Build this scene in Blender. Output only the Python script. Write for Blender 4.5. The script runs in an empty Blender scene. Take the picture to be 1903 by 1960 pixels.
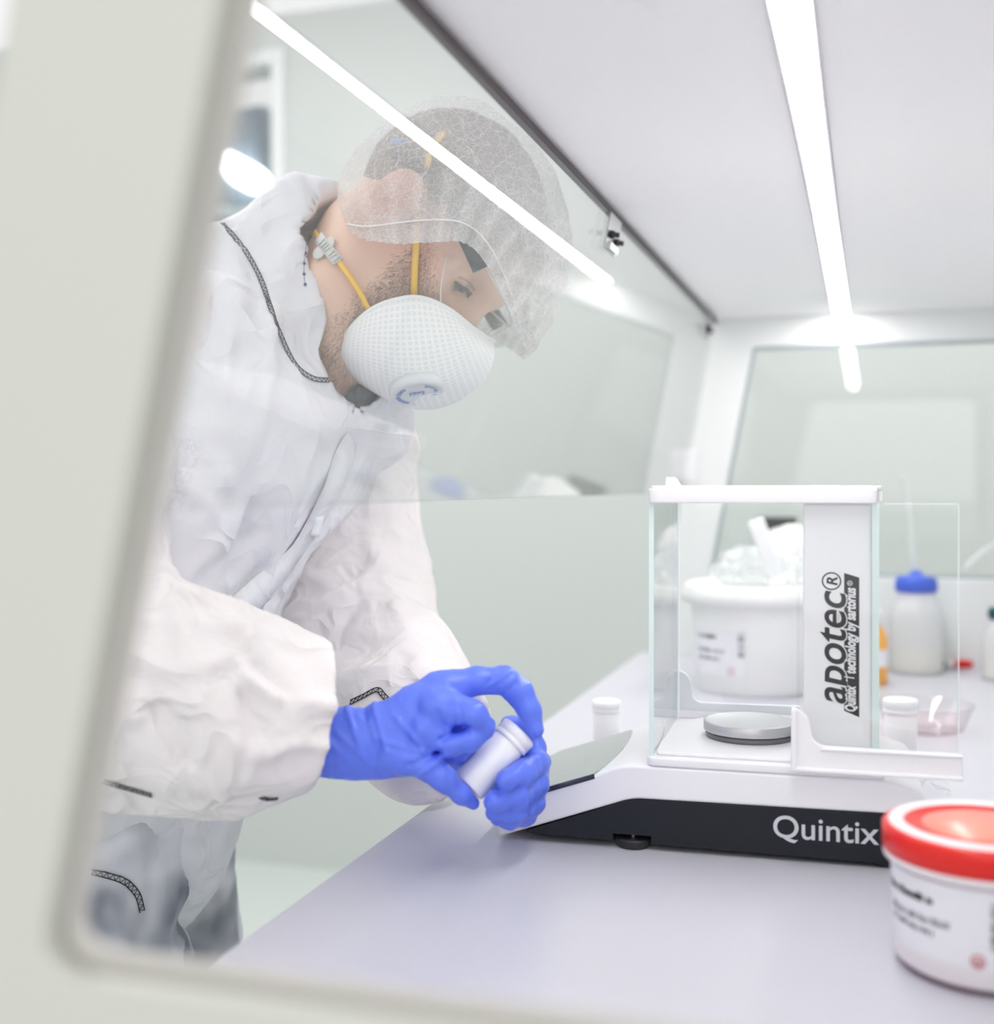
import bpy, bmesh, math, random
import numpy as np
from mathutils import Vector, Matrix
from mathutils.bvhtree import BVHTree
random.seed(5)
SC = bpy.context.scene
COL = SC.collection

# ------------------------------------------------------------------ camera
FPX, YAW, CZ, HOR = 2300.0, math.radians(17.25), 1.225, 930.0
c_, s_ = math.cos(YAW), math.sin(YAW)
FW, RT, UP = np.array([-s_, c_, 0.]), np.array([c_, s_, 0.]), np.array([0., 0., 1.])
CAM = np.array([0., 0., CZ])
TOP = 0.90                                     # worktop height
cd = bpy.data.cameras.new('camera')
cam = bpy.data.objects.new('camera', cd); COL.objects.link(cam)
cam.location = CAM; cam.rotation_euler = (math.pi/2, 0, YAW)
cd.sensor_fit = 'HORIZONTAL'; cd.sensor_width = 36.0
cd.lens = 36.0*FPX/1903.0
cd.shift_y = -(980.0-HOR)/1903.0
cd.clip_start = 0.02; cd.clip_end = 60
cd.dof.use_dof = True; cd.dof.focus_distance = 1.14; cd.dof.aperture_fstop = 2.75
SC.camera = cam
# ------------------------------------------------------------------ world, exposure, lights
SC.view_settings.view_transform = 'Standard'; SC.view_settings.look = 'None'
SC.view_settings.gamma = 1.0; SC.view_settings.exposure = 0.43
SC.cycles.use_denoising = True
SC.cycles.max_bounces = 14; SC.cycles.diffuse_bounces = 6; SC.cycles.glossy_bounces = 6
SC.cycles.transparent_max_bounces = 32
wd = bpy.data.worlds.new('world'); SC.world = wd; wd.use_nodes = True
wd.node_tree.nodes['Background'].inputs[0].default_value = (0.99, 0.99, 1.0, 1)
wd.node_tree.nodes['Background'].inputs[1].default_value = 0.72
STRIP_POWER = 29.0

def area(name, loc, target, sx, sy, power, color=(1, 1, 1)):
    l = bpy.data.lights.new(name, 'AREA'); l.shape = 'RECTANGLE'; l.size = sx; l.size_y = sy
    l.energy = power; l.color = color
    o = bpy.data.objects.new(name, l); COL.objects.link(o); o.location = loc
    o.rotation_euler = (Vector(target)-Vector(loc)).to_track_quat('-Z', 'Y').to_euler()
    return o
area('added_far_wall_fill', (.35, 2.95, 2.6), (.2, 3.4, 1.0), 1.0, .8, 8)  # unseen fill light added to brighten the wall beyond the far window
area('added_camera_side_fill', (.1, -1.5, 2.0), (-.1, 1.0, 1.1), 3.0, 1.8, 13)  # soft fill added behind the camera to lift balance shell and mask
area('added_overhead_fill', (-1.5, 2.0, 2.66), (-1.5, 2.3, 0), 1.4, 1.6, 16)  # unseen area light added overhead, mainly to lift the upper wall

# ------------------------------------------------------------------ geometry helpers
def ray(px, py): return FW + RT*((px-951.5)/FPX) + UP*((HOR-py)/FPX)
def at(px, py, D): return CAM + D*ray(px, py)
def on_table(px, py, z=TOP):
    r = ray(px, py); return CAM + r*((z-CZ)/r[2])
def hit_y(px, py, y):
    r = ray(px, py); return CAM + r*(y/r[1])

def link(name, me, m, parent=None, smooth=False, loc=None):
    if m is not None: me.materials.append(m)
    o = bpy.data.objects.new(name, me); COL.objects.link(o)
    if smooth: me.shade_smooth()
    if loc is not None: me.transform(Matrix.Translation(-Vector(loc))); o.location = loc
    if parent is not None:
        if parent.type == 'EMPTY' and parent.get('_world') is not None and loc is None:
            me.transform(Matrix.Translation(-Vector(parent['_world'])))
        o.parent = parent
    return o
def tag(o, label=None, cat=None, group=None, kind=None):
    if label: o['label'] = label
    if cat: o['category'] = cat
    if group: o['group'] = group
    if kind: o['kind'] = kind
    return o
def empty(name, loc=(0, 0, 0), rz=0, label=None, cat=None, group=None):
    o = bpy.data.objects.new(name, None); COL.objects.link(o); o.location = loc; o.rotation_euler = (0, 0, rz)
    o.empty_display_size = 0.02
    return tag(o, label, cat, group)
WROOT = {}
def wempty(name, loc, label, cat, group=None):
    """Empty at a base point whose parts are made in world coordinates"""
    o = empty(name, loc, 0, label, cat, group); WROOT[o.name] = Vector(loc); return o
def wpart(name, me, m, root, smooth=True):
    """part with world-space mesh, parented under a world empty or under such a part"""
    off = WROOT[root.name]
    me.transform(Matrix.Translation(-off))
    o = link(name, me, m, None, smooth); o.parent = root; WROOT[o.name] = off
    return o

def from_data(name, V, Fs, smooth=False):
    me = bpy.data.meshes.new(name)
    me.from_pydata([tuple(map(float, v)) for v in V], [], Fs); me.validate(); me.update()
    if smooth: me.shade_smooth()
    return me
def from_bm(name, bm, smooth=False):
    bmesh.ops.recalc_face_normals(bm, faces=bm.faces)
    me = bpy.data.meshes.new(name); bm.to_mesh(me); bm.free()
    if smooth: me.shade_smooth()
    return me
def box_bm(lo, hi, bev=0.0, seg=2, bm=None):
    b = bmesh.new()
    bmesh.ops.create_cube(b, size=1.0)
    for v in b.verts:
        v.co = Vector([lo[i] + (v.co[i]+0.5)*(hi[i]-lo[i]) for i in range(3)])
    if bev > 0: bmesh.ops.bevel(b, geom=list(b.edges), offset=bev, segments=seg, affect='EDGES', profile=0.5)
    if bm is None: return b
    me = bpy.data.meshes.new('t'); b.to_mesh(me); b.free(); bm.from_mesh(me); bpy.data.meshes.remove(me)
    return bm
def lathe(prof, n=64, ctr=(0, 0, 0), axis=None):
    """prof: list of (r, z) from bottom centre to top centre"""
    bm = bmesh.new(); rings = []
    for r, z in prof:
        if r < 1e-6: rings.append([bm.verts.new((0, 0, z))])
        else: rings.append([bm.verts.new((r*math.cos(2*math.pi*k/n), r*math.sin(2*math.pi*k/n), z)) for k in range(n)])
    for a, b in zip(rings, rings[1:]):
        for k in range(n):
            k2 = (k+1) % n
            if len(a) == 1 and len(b) == 1: continue
            if len(a) == 1: bm.faces.new((a[0], b[k2], b[k]))
            elif len(b) == 1: bm.faces.new((a[k], a[k2], b[0]))
            else: bm.faces.new((a[k], a[k2], b[k2], b[k]))
    M = Matrix.Translation(Vector(ctr))
    if axis is not None: M = M @ Vector(axis).to_track_quat('Z', 'Y').to_matrix().to_4x4()
    bm.transform(M)
    return bm
def smooth_path(pts, n=8, closed=False):
    P = [np.array(p, float) for p in pts]; out = []
    m = len(P); rng = range(m if closed else m-1)
    for i in rng:
        if closed: p0, p1, p2, p3 = P[(i-1) % m], P[i], P[(i+1) % m], P[(i+2) % m]
        else: p0, p1, p2, p3 = P[max(i-1, 0)], P[i], P[i+1], P[min(i+2, m-1)]
        for k in range(n):
            t = k/n
            out.append(0.5*((2*p1)+(-p0+p2)*t+(2*p0-5*p1+4*p2-p3)*t*t+(-p0+3*p1-3*p2+p3)*t**3))
    if not closed: out.append(P[-1])
    return out
def tube_bm(path, rad, n=8, bm=None, cap=True, closed=False):
    bm = bm or bmesh.new()
    P = [Vector(p) for p in path]; N = len(P)
    rr = rad if isinstance(rad, (list, tuple)) else [rad]*N
    ref = Vector((0.13, 0.31, 0.94)); rings = []
    for i in range(N):
        t = (P[(i+1) % N]-P[i-1]) if closed else (P[min(i+1, N-1)]-P[max(i-1, 0)])
        if t.length < 1e-9: t = Vector((0, 0, 1))
        t.normalize()
        a = ref - t*ref.dot(t)
        if a.length < 1e-4: a = t.orthogonal()
        a.normalize(); b = t.cross(a); ref = a
        rings.append([bm.verts.new(P[i]+(a*math.cos(2*math.pi*k/n)+b*math.sin(2*math.pi*k/n))*rr[i]) for k in range(n)])
    pairs = list(zip(rings, rings[1:])) + ([(rings[-1], rings[0])] if closed else [])
    for r0, r1 in pairs:
        for k in range(n): bm.faces.new((r0[k], r0[(k+1) % n], r1[(k+1) % n], r1[k]))
    if cap and not closed:
        bm.faces.new(rings[0][::-1]); bm.faces.new(rings[-1])
    return bm
def ribbon_bm(path, nrm, width, thick, bm=None):
    """flat band along path, nrm = outward direction per point"""
    bm = bm or bmesh.new(); P = [Vector(p) for p in path]; N = len(P); rings = []
    for i in range(N):
        t = (P[min(i+1, N-1)]-P[max(i-1, 0)]).normalized()
        n = Vector(nrm[i]); n = (n - t*n.dot(t)).normalized(); b = t.cross(n)
        w = width[i] if isinstance(width, (list, tuple)) else width
        rings.append([bm.verts.new(P[i]+b*w*x+n*thick*y) for x, y in ((-.5, 0), (.5, 0), (.5, 1), (-.5, 1))])
    for a, b in zip(rings, rings[1:]):
        for k in range(4): bm.faces.new((a[k], a[(k+1) % 4], b[(k+1) % 4], b[k]))
    bm.faces.new(rings[0][::-1]); bm.faces.new(rings[-1])
    return bm
def round_poly(pts, rads, n=6):
    out = []; m = len(pts)
    for i in range(m):
        p0, p1, p2 = [np.array(pts[j % m], float) for j in (i-1, i, i+1)]
        r = rads[i] if isinstance(rads, (list, tuple)) else rads
        if r <= 0: out.append(tuple(p1)); continue
        la, lb_ = np.linalg.norm(p0-p1), np.linalg.norm(p2-p1); r = min(r, .46*la, .46*lb_)
        a = (p0-p1)/la; b = (p2-p1)/lb_
        for k in range(n+1):
            t = k/n
            out.append(tuple((1-t)**2*(p1+a*r)+2*t*(1-t)*p1+t*t*(p1+b*r)))
    return out
def extrude_shape(name, loops, depth, M=None, bevel=0.0, bseg=2):
    """2-D loops (the first the outline, the rest holes) -> a solid of the given depth along local z (0..depth)"""
    cu = bpy.data.curves.new(name+'_c', 'CURVE'); cu.dimensions = '2D'; cu.fill_mode = 'BOTH'
    for lp in loops:
        sp = cu.splines.new('POLY'); sp.points.add(len(lp)-1); sp.use_cyclic_u = True
        for i, (x, y) in enumerate(lp): sp.points[i].co = (x, y, 0, 1)
    cu.extrude = max(depth/2-bevel, 0); cu.bevel_depth = bevel; cu.bevel_resolution = bseg; cu.offset = -bevel
    o = bpy.data.objects.new(name+'_c', cu); COL.objects.link(o)
    bpy.context.view_layer.update()
    dg = bpy.context.evaluated_depsgraph_get()
    me = bpy.data.meshes.new_from_object(o.evaluated_get(dg)); me.name = name
    bpy.data.objects.remove(o); bpy.data.curves.remove(cu)
    me.materials.clear()
    me.transform(Matrix.Translation((0, 0, depth/2)))
    if M is not None: me.transform(M)
    return me
def text_mesh(txt, size, M=None, depth=0.0002, shear=0, offset=0, sx=1.0, spacing=1.0, align='LEFT'):
    cu = bpy.data.curves.new('t', 'FONT'); cu.body = txt; cu.size = size; cu.shear = shear; cu.offset = offset
    cu.extrude = depth; cu.space_character = spacing; cu.align_x = align; cu.resolution_u = 6
    o = bpy.data.objects.new('t', cu); COL.objects.link(o); bpy.context.view_layer.update()
    me = bpy.data.meshes.new_from_object(o.evaluated_get(bpy.context.evaluated_depsgraph_get()))
    bpy.data.objects.remove(o); bpy.data.curves.remove(cu); me.materials.clear()
    me.transform(Matrix.Diagonal((sx, 1, 1, 1)))
    if M is not None: me.transform(M)
    return me
def join_meshes(name, ms):
    bm = bmesh.new()
    for m in ms: bm.from_mesh(m); bpy.data.meshes.remove(m)
    me = bpy.data.meshes.new(name); bm.to_mesh(me); bm.free(); return me
def axes(X, Y, Z, o): return Matrix(((X[0], Y[0], Z[0], o[0]), (X[1], Y[1], Z[1], o[1]), (X[2], Y[2], Z[2], o[2]), (0, 0, 0, 1)))

# --- implicit surfaces: smooth unions of round cones and ellipsoids, meshed with surface nets
def rcone(P, a, b, ra, rb):
    a = np.asarray(a, np.float32); b = np.asarray(b, np.float32); ba = b-a
    pa = P-a; h = np.clip((pa@ba)/max(float(ba@ba), 1e-9), 0, 1)
    return np.linalg.norm(pa-h[:, None]*ba, axis=1)-(ra+(rb-ra)*h)
def ellip(P, c, r, R=None):
    q = P-np.asarray(c, np.float32)
    if R is not None: q = q@np.asarray(R, np.float32)
    r = np.asarray(r, np.float32)
    k0 = np.linalg.norm(q/r, axis=1); k1 = np.linalg.norm(q/(r*r), axis=1)+1e-9
    return k0*(k0-1)/k1
def smin(a, b, k):
    h = np.clip(0.5+0.5*(b-a)/k, 0, 1); return b*(1-h)+a*h-k*h*(1-h)
def smax(a, b, k): return -smin(-a, -b, k)
def chain(P, pts, k, d=None):
    for (a, ra), (b, rb) in zip(pts, pts[1:]):
        e = rcone(P, a, b, ra, rb); d = e if d is None else smin(d, e, k)
    return d
def nets(fn, lo, hi, h):
    lo = np.array(lo, np.float32); n = np.maximum(np.ceil((np.array(hi)-lo)/h).astype(int)+1, 4)
    xs = [lo[i]+h*np.arange(n[i], dtype=np.float32) for i in range(3)]
    V = np.empty(n, np.float32)
    step = max(1, int(400000/(n[1]*n[2])))
    for i in range(0, n[0], step):
        X, Y, Z = np.meshgrid(xs[0][i:i+step], xs[1], xs[2], indexing='ij')
        V[i:i+step] = fn(np.stack([X.ravel(), Y.ravel(), Z.ravel()], 1)).reshape(X.shape)
    V[0] = V[-1] = np.abs(V[0])+h; V[:, 0] = V[:, -1] = h; V[:, :, 0] = V[:, :, -1] = h
    S = V < 0
    off = [(a, b, c) for a in (0, 1) for b in (0, 1) for c in (0, 1)]
    def cell(A, o): return A[o[0]:n[0]-1+o[0], o[1]:n[1]-1+o[1], o[2]:n[2]-1+o[2]]
    cnt = sum(cell(S, o).astype(np.int8) for o in off)
    act = (cnt > 0) & (cnt < 8)
    idx = np.argwhere(act); num = -np.ones(act.shape, np.int64); num[act] = np.arange(len(idx))
    acc = np.zeros((len(idx), 3), np.float32); w = np.zeros(len(idx), np.float32)
    vals = {o: V[idx[:, 0]+o[0], idx[:, 1]+o[1], idx[:, 2]+o[2]] for o in off}
    for i, o in enumerate(off):
        for ax in range(3):
            if o[ax]: continue
            p = list(o); p[ax] = 1; p = tuple(p)
            a, b = vals[o], vals[p]; m = (a < 0) != (b < 0)
            t = np.where(m, a/np.where(m, a-b, 1), 0)
            pos = np.tile(np.array(o, np.float32), (len(idx), 1)); pos[:, ax] = t
            acc[m] += pos[m]; w[m] += 1
    verts = lo+h*(idx+acc/w[:, None])
    quads = []
    for ax in range(3):
        u, v = (ax+1) % 3, (ax+2) % 3
        sl0 = [slice(1, n[i]-1) for i in range(3)]; sl0[ax] = slice(0, n[ax]-1)
        sl1 = list(sl0); sl1[ax] = slice(1, n[ax])
        a = S[tuple(sl0)]; b = S[tuple(sl1)]
        for m, fl in ((a & ~b, False), (~a & b, True)):
            q = np.argwhere(m)
            q = q+np.array([0 if i == ax else 1 for i in range(3)])
            def g(du, dv):
                r = q.copy(); r[:, u] -= du; r[:, v] -= dv; return num[r[:, 0], r[:, 1], r[:, 2]]
            f = np.stack([g(1, 1), g(0, 1), g(0, 0), g(1, 0)], 1)
            quads.append(f[:, ::-1] if fl else f)
    return verts.astype(np.float64), np.concatenate(quads)
def vnormals(V, Q):
    n = np.cross(V[Q[:, 2]]-V[Q[:, 0]], V[Q[:, 3]]-V[Q[:, 1]])
    N = np.zeros_like(V)
    for k in range(4): np.add.at(N, Q[:, k], n)
    return N/(np.linalg.norm(N, axis=1)[:, None]+1e-12)
def relax(V, Q, it=2, f=0.5):
    E = np.concatenate([Q[:, [0, 1]], Q[:, [1, 2]], Q[:, [2, 3]], Q[:, [3, 0]]])
    for _ in range(it):
        A = np.zeros_like(V); c = np.zeros(len(V))
        np.add.at(A, E[:, 0], V[E[:, 1]]); np.add.at(A, E[:, 1], V[E[:, 0]])
        np.add.at(c, E[:, 0], 1); np.add.at(c, E[:, 1], 1)
        V = V+f*(A/c[:, None]-V)
    return V
_T = np.random.RandomState(3).rand(32, 32, 32)*2-1
def vnoise(P):
    i = np.floor(P).astype(int); f = P-i; f = f*f*(3-2*f); r = 0
    for a in (0, 1):
        for b in (0, 1):
            for c in (0, 1):
                w = (f[:, 0] if a else 1-f[:, 0])*(f[:, 1] if b else 1-f[:, 1])*(f[:, 2] if c else 1-f[:, 2])
                r = r+w*_T[(i[:, 0]+a) % 32, (i[:, 1]+b) % 32, (i[:, 2]+c) % 32]
    return r
def crumple(P, wl, seed=0.0):
    """sharp-ridged cloth folds"""
    Q = P/wl+seed
    Q = Q+0.6*np.stack([vnoise(Q*0.7+9.1), vnoise(Q*0.7+3.7), vnoise(Q*0.7+17.3)], 1)
    return 1-2*np.abs(vnoise(Q))-0.45
def seg_dist(V, a, b):
    ba = b-a; h = np.clip(((V-a)@ba)/max(ba@ba, 1e-12), 0, 1)
    return np.linalg.norm(V-a-h[:, None]*ba, axis=1)
def bvh_of(V, Q): return BVHTree.FromPolygons([tuple(v) for v in V], [tuple(int(i) for i in q) for q in Q])
def cast(bvh, px, py, off=0.0, default=None):
    r = Vector(ray(px, py)).normalized()
    p, n, i, d = bvh.ray_cast(Vector(CAM), r)
    if p is None:
        if default is None: return None, None
        return Vector(at(px, py, default)), -r
    if n.dot(r) > 0: n = -n
    return p+n*off, n
def cast_path(bvh, pts, n=6, off=0.0, default=None):
    out, nr = [], []
    for p in smooth_path(pts, n):
        q, m = cast(bvh, p[0], p[1], off, default)
        if q is not None: out.append(q); nr.append(m)
    return out, nr

# ------------------------------------------------------------------ materials
def srgb(r, g, b):
    f = lambda x: (x/12.92 if x <= 0.04045 else ((x+0.055)/1.055)**2.4)
    return tuple(f(v/255.0) for v in (r, g, b))
def mat(name, col, rough=0.5, metal=0.0, spec=0.5, bump=None, var=None, coat=0.0, sss=0.0):
    """bump: (scale, strength, distance); var: (scale, amount) gentle tone variation of the material itself"""
    m = bpy.data.materials.new(name); m.use_nodes = True; nt = m.node_tree; b = nt.nodes['Principled BSDF']
    b.inputs['Base Color'].default_value = (*col, 1); b.inputs['Roughness'].default_value = rough
    b.inputs['Metallic'].default_value = metal; b.inputs['Specular IOR Level'].default_value = spec
    b.inputs['Coat Weight'].default_value = coat
    if sss > 0:
        b.inputs['Subsurface Weight'].default_value = sss
        b.inputs['Subsurface Radius'].default_value = (1, 0.35, 0.2); b.inputs['Subsurface Scale'].default_value = 0.006
    tc = nt.nodes.new('ShaderNodeTexCoord')
    nz = nt.nodes.new('ShaderNodeTexNoise'); nz.inputs['Scale'].default_value = (var or (25, 0))[0]; nz.inputs['Detail'].default_value = 4
    nt.links.new(tc.outputs['Object'], nz.inputs['Vector'])
    mx = nt.nodes.new('ShaderNodeMix'); mx.data_type = 'RGBA'
    k = (var or (25, 0.03))[1]
    mx.inputs[6].default_value = (*[v*(1-k) for v in col], 1); mx.inputs[7].default_value = (*[min(1, v*(1+k)) for v in col], 1)
    nt.links.new(nz.outputs['Fac'], mx.inputs[0]); nt.links.new(mx.outputs[2], b.inputs['Base Color'])
    if bump:
        n2 = nt.nodes.new('ShaderNodeTexNoise'); n2.inputs['Scale'].default_value = bump[0]; n2.inputs['Detail'].default_value = 6
        nt.links.new(tc.outputs['Object'], n2.inputs['Vector'])
        bp = nt.nodes.new('ShaderNodeBump'); bp.inputs['Strength'].default_value = bump[1]; bp.inputs['Distance'].default_value = bump[2]
        nt.links.new(n2.outputs['Fac'], bp.inputs['Height']); nt.links.new(bp.outputs['Normal'], b.inputs['Normal'])
    return m
def emit(name, col, strength):
    m = bpy.data.materials.new(name); m.use_nodes = True; nt = m.node_tree; nt.nodes.clear()
    e = nt.nodes.new('ShaderNodeEmission'); e.inputs[0].default_value = (*col, 1); e.inputs[1].default_value = strength
    o = nt.nodes.new('ShaderNodeOutputMaterial'); nt.links.new(e.outputs[0], o.inputs[0]); return m
def thin_glass(name, tint=(1, 1, 1), f0=0.04, haze=0.0, rough=0.0, hazecol=(0.9, 0.92, 0.92)):
    """clear sheet: what passes is tinted, what mirrors follows the angle (Schlick)"""
    m = bpy.data.materials.new(name); m.use_nodes = True; nt = m.node_tree; nt.nodes.clear()
    N = nt.nodes.new; L = nt.links.new
    g = N('ShaderNodeNewGeometry'); dt = N('ShaderNodeVectorMath'); dt.operation = 'DOT_PRODUCT'
    L(g.outputs['Incoming'], dt.inputs[0]); L(g.outputs['Normal'], dt.inputs[1])
    ab = N('ShaderNodeMath'); ab.operation = 'ABSOLUTE'; L(dt.outputs['Value'], ab.inputs[0])
    sb = N('ShaderNodeMath'); sb.operation = 'SUBTRACT'; sb.inputs[0].default_value = 1; L(ab.outputs[0], sb.inputs[1])
    pw = N('ShaderNodeMath'); pw.operation = 'POWER'; pw.inputs[1].default_value = 5; L(sb.outputs[0], pw.inputs[0])
    ma = N('ShaderNodeMath'); ma.operation = 'MULTIPLY_ADD'; ma.inputs[1].default_value = 1-f0; ma.inputs[2].default_value = f0; L(pw.outputs[0], ma.inputs[0])
    tr = N('ShaderNodeBsdfTransparent'); tr.inputs[0].default_value = (*tint, 1)
    gl = N('ShaderNodeBsdfGlossy'); gl.inputs['Roughness'].default_value = rough
    mx = N('ShaderNodeMixShader'); L(ma.outputs[0], mx.inputs[0]); L(gl.outputs[0], mx.inputs[2])
    if haze > 0:
        df = N('ShaderNodeBsdfDiffuse'); df.inputs[0].default_value = (*hazecol, 1)
        tl = N('ShaderNodeBsdfTranslucent'); tl.inputs[0].default_value = (*hazecol, 1)
        m1 = N('ShaderNodeMixShader'); L(df.outputs[0], m1.inputs[1]); L(tl.outputs[0], m1.inputs[2])
        m2 = N('ShaderNodeMixShader'); m2.inputs[0].default_value = haze; L(tr.outputs[0], m2.inputs[1]); L(m1.outputs[0], m2.inputs[2])
        L(m2.outputs[0], mx.inputs[1])
    else: L(tr.outputs[0], mx.inputs[1])
    o = N('ShaderNodeOutputMaterial'); L(mx.outputs[0], o.inputs[0]); return m

M = {}
M['panel'] = mat('cream_grey_coated_panel', srgb(196, 197, 188), 0.45, var=(8, .01))
M['white_panel'] = mat('white_coated_panel', srgb(230, 232, 231), 0.4, var=(8, .01))
M['ceiling'] = mat('white_laminar_ceiling', srgb(250, 249, 249), 0.5, var=(6, .012))
M['wall'] = mat('pale_green_grey_wall', srgb(202, 206, 203), 0.55, var=(1.2, .02))
M['floor'] = mat('pale_grey_green_vinyl_floor', srgb(208, 215, 210), 0.4, var=(2, .02))
M['worktop'] = mat('lavender_grey_worktop', srgb(199, 198, 207), 0.34, var=(40, .015), bump=(300, .03, .0004))
M['rail'] = mat('dark_anodised_rail', srgb(74, 66, 69), 0.5, spec=.3)
M['steel'] = mat('brushed_steel', srgb(190, 190, 192), 0.28, metal=1.0, bump=(500, .05, .0002))
M['pan'] = mat('matt_steel_pan', srgb(196, 196, 198), 0.42, metal=.7, bump=(900, .08, .0002))
M['blackmetal'] = mat('black_screw_metal', srgb(60, 58, 58), 0.35, metal=.7)
M['scale_white'] = mat('white_instrument_plastic', srgb(240, 239, 242), 0.35, var=(30, .01))
M['scale_black'] = mat('anthracite_gloss_plastic', srgb(26, 30, 38), 0.2, spec=.32, var=(30, .05))
M['display'] = mat('grey_touch_display', srgb(172, 180, 178), 0.16, spec=.6, var=(60, .05), coat=.3)
M['disp_edge'] = mat('dark_display_edge', srgb(40, 44, 66), 0.3)
M['rubber'] = mat('black_knurled_rubber', srgb(45, 46, 50), 0.5)
M['print_black'] = mat('black_print', srgb(22, 20, 26), 0.4)
M['print_grey'] = mat('silver_grey_print', srgb(205, 207, 214), 0.4)
M['print_white'] = mat('white_print', srgb(238, 236, 240), 0.4)
M['print_faint'] = mat('grey_ink', srgb(120, 118, 126), 0.6)
M['print_red'] = mat('pale_red_ink', srgb(205, 120, 125), 0.6)
M['paper'] = mat('white_label_paper', srgb(236, 234, 240), 0.55)
M['tub'] = mat('white_polypropylene', srgb(241, 240, 240), 0.4, sss=.1)
M['pinkwhite'] = mat('warm_white_polypropylene', srgb(240, 232, 236), 0.38, sss=.1)
M['red'] = mat('red_plastic', srgb(226, 32, 22), 0.3, var=(20, .03))
M['redtop'] = mat('light_red_plastic_disc', srgb(252, 146, 126), 0.3, var=(20, .03))
M['blue'] = mat('blue_plastic_cap', srgb(12, 78, 208), 0.35)
M['orange'] = mat('orange_plastic', srgb(248, 176, 66), 0.4)
M['teal'] = mat('dark_teal_plastic', srgb(0, 78, 84), 0.4)
M['black'] = mat('matt_black_plastic', srgb(24, 26, 26), 0.5)
M['jar'] = mat('white_jar_plastic', srgb(244, 244, 246), 0.38, sss=.1)
M['milky'] = thin_glass('milky_bottle_plastic', (.98, .98, .98), .04, haze=.8, rough=.2, hazecol=(.93, .93, .93))
M['milky2'] = thin_glass('milky_tube_plastic', (.98, .98, .98), .04, haze=.55, rough=.2)
M['liquid'] = mat('pale_cream_liquid', srgb(248, 246, 236), 0.3)
M['bag'] = thin_glass('clear_crumpled_bag', (.99, .99, .99), .05, haze=.5, rough=.12)
M['film'] = thin_glass('clear_film', (.99, .99, .99), .05, haze=.03, rough=.05)
M['dish'] = thin_glass('clear_pinkish_dish', (.985, .96, .965), .05, haze=.04)
M['sash'] = thin_glass('sash_safety_glass', (.99, .995, .992), .042, haze=.012)
M['pane'] = thin_glass('window_glass', (.96, .968, .96), .04, haze=.04)
M['chamber'] = thin_glass('chamber_glass', (.985, .995, .992), .04)
M['chamber_edge'] = mat('green_tinted_glass_edge', srgb(222, 238, 236), 0.25, spec=.5)
M['lens'] = thin_glass('clear_polycarbonate', (.975, .975, .965), .05)
M['led'] = emit('led_diffuser', (1.0, 0.99, 0.965), STRIP_POWER)
M['led_far'] = emit('led_tube', (0.92, 0.97, 1.0), 7.0)
M['bluegrey'] = mat('blue_grey_cupboard', srgb(112, 128, 142), 0.5, var=(3, .06))
M['greygreen'] = mat('grey_green_shelf', srgb(160, 172, 166), 0.5)
M['coverall'] = mat('white_nonwoven_fabric', srgb(225, 225, 230), 0.75, spec=.2, bump=(420, .22, .0008), var=(7, .02), sss=.12)
M['sleeve'] = mat('white_nonwoven_sleeve', srgb(232, 227, 228), 0.75, spec=.2, bump=(420, .18, .0008), var=(9, .035), sss=.15)
M['thread'] = mat('black_overlock_thread', srgb(38, 38, 42), 0.7)
M['thread_blue'] = mat('blue_overlock_thread', srgb(60, 72, 130), 0.7)
M['glove'] = mat('blue_nitrile', srgb(94, 122, 240), 0.36, spec=.55, bump=(160, .16, .001), var=(60, .05))
M['mask'] = mat('white_moulded_respirator', srgb(238, 240, 240), 0.7, spec=.2)
M['valve'] = mat('pale_grey_valve', srgb(214, 218, 222), 0.4)
M['print_blue'] = mat('blue_valve_print', srgb(92, 128, 214), 0.5)
M['strap'] = mat('yellow_elastic', srgb(248, 200, 66), 0.6, bump=(600, .2, .0005), var=(400, .06))
M['clip'] = mat('light_grey_clip', srgb(208, 210, 206), 0.45)
M['temple'] = mat('dark_grey_temple', srgb(74, 80, 80), 0.35)
M['hair'] = mat('grey_brown_hair', srgb(128, 116, 108), 0.6, var=(90, .3), bump=(300, .6, .002))
M['beard'] = mat('brown_stubble', srgb(142, 120, 104), 0.6)
M['shirt'] = mat('charcoal_shirt', srgb(92, 95, 98), 0.8, var=(160, .5))
M['eye'] = mat('dark_lashes', srgb(92, 84, 90), 0.5)
M['bluetip'] = mat('blue_plastic_tip', srgb(120, 170, 220), 0.4)

def crease_bump(m, scale, dist, strength=.6):
    """crumpled-fabric relief on top of the fine weave"""
    nt = m.node_tree; N = nt.nodes.new; L = nt.links.new; b = nt.nodes['Principled BSDF']
    tc = N('ShaderNodeTexCoord'); prev = b.inputs['Normal'].links[0].from_socket
    for sc, ds in ((scale, dist), (scale*2.6, dist*.4)):
        nz = N('ShaderNodeTexNoise'); nz.inputs['Scale'].default_value = sc; nz.inputs['Detail'].default_value = 1.5; nz.inputs['Distortion'].default_value = .8
        L(tc.outputs['Object'], nz.inputs['Vector'])
        s1 = N('ShaderNodeMath'); s1.operation = 'SUBTRACT'; s1.inputs[1].default_value = .5; L(nz.outputs['Fac'], s1.inputs[0])
        s2 = N('ShaderNodeMath'); s2.operation = 'ABSOLUTE'; L(s1.outputs[0], s2.inputs[0])
        bp = N('ShaderNodeBump'); bp.invert = True; bp.inputs['Strength'].default_value = strength; bp.inputs['Distance'].default_value = ds
        L(s2.outputs[0], bp.inputs['Height']); L(prev, bp.inputs['Normal']); prev = bp.outputs['Normal']
    L(prev, b.inputs['Normal'])
crease_bump(M['coverall'], 7, .045); crease_bump(M['sleeve'], 9, .045)

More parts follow.
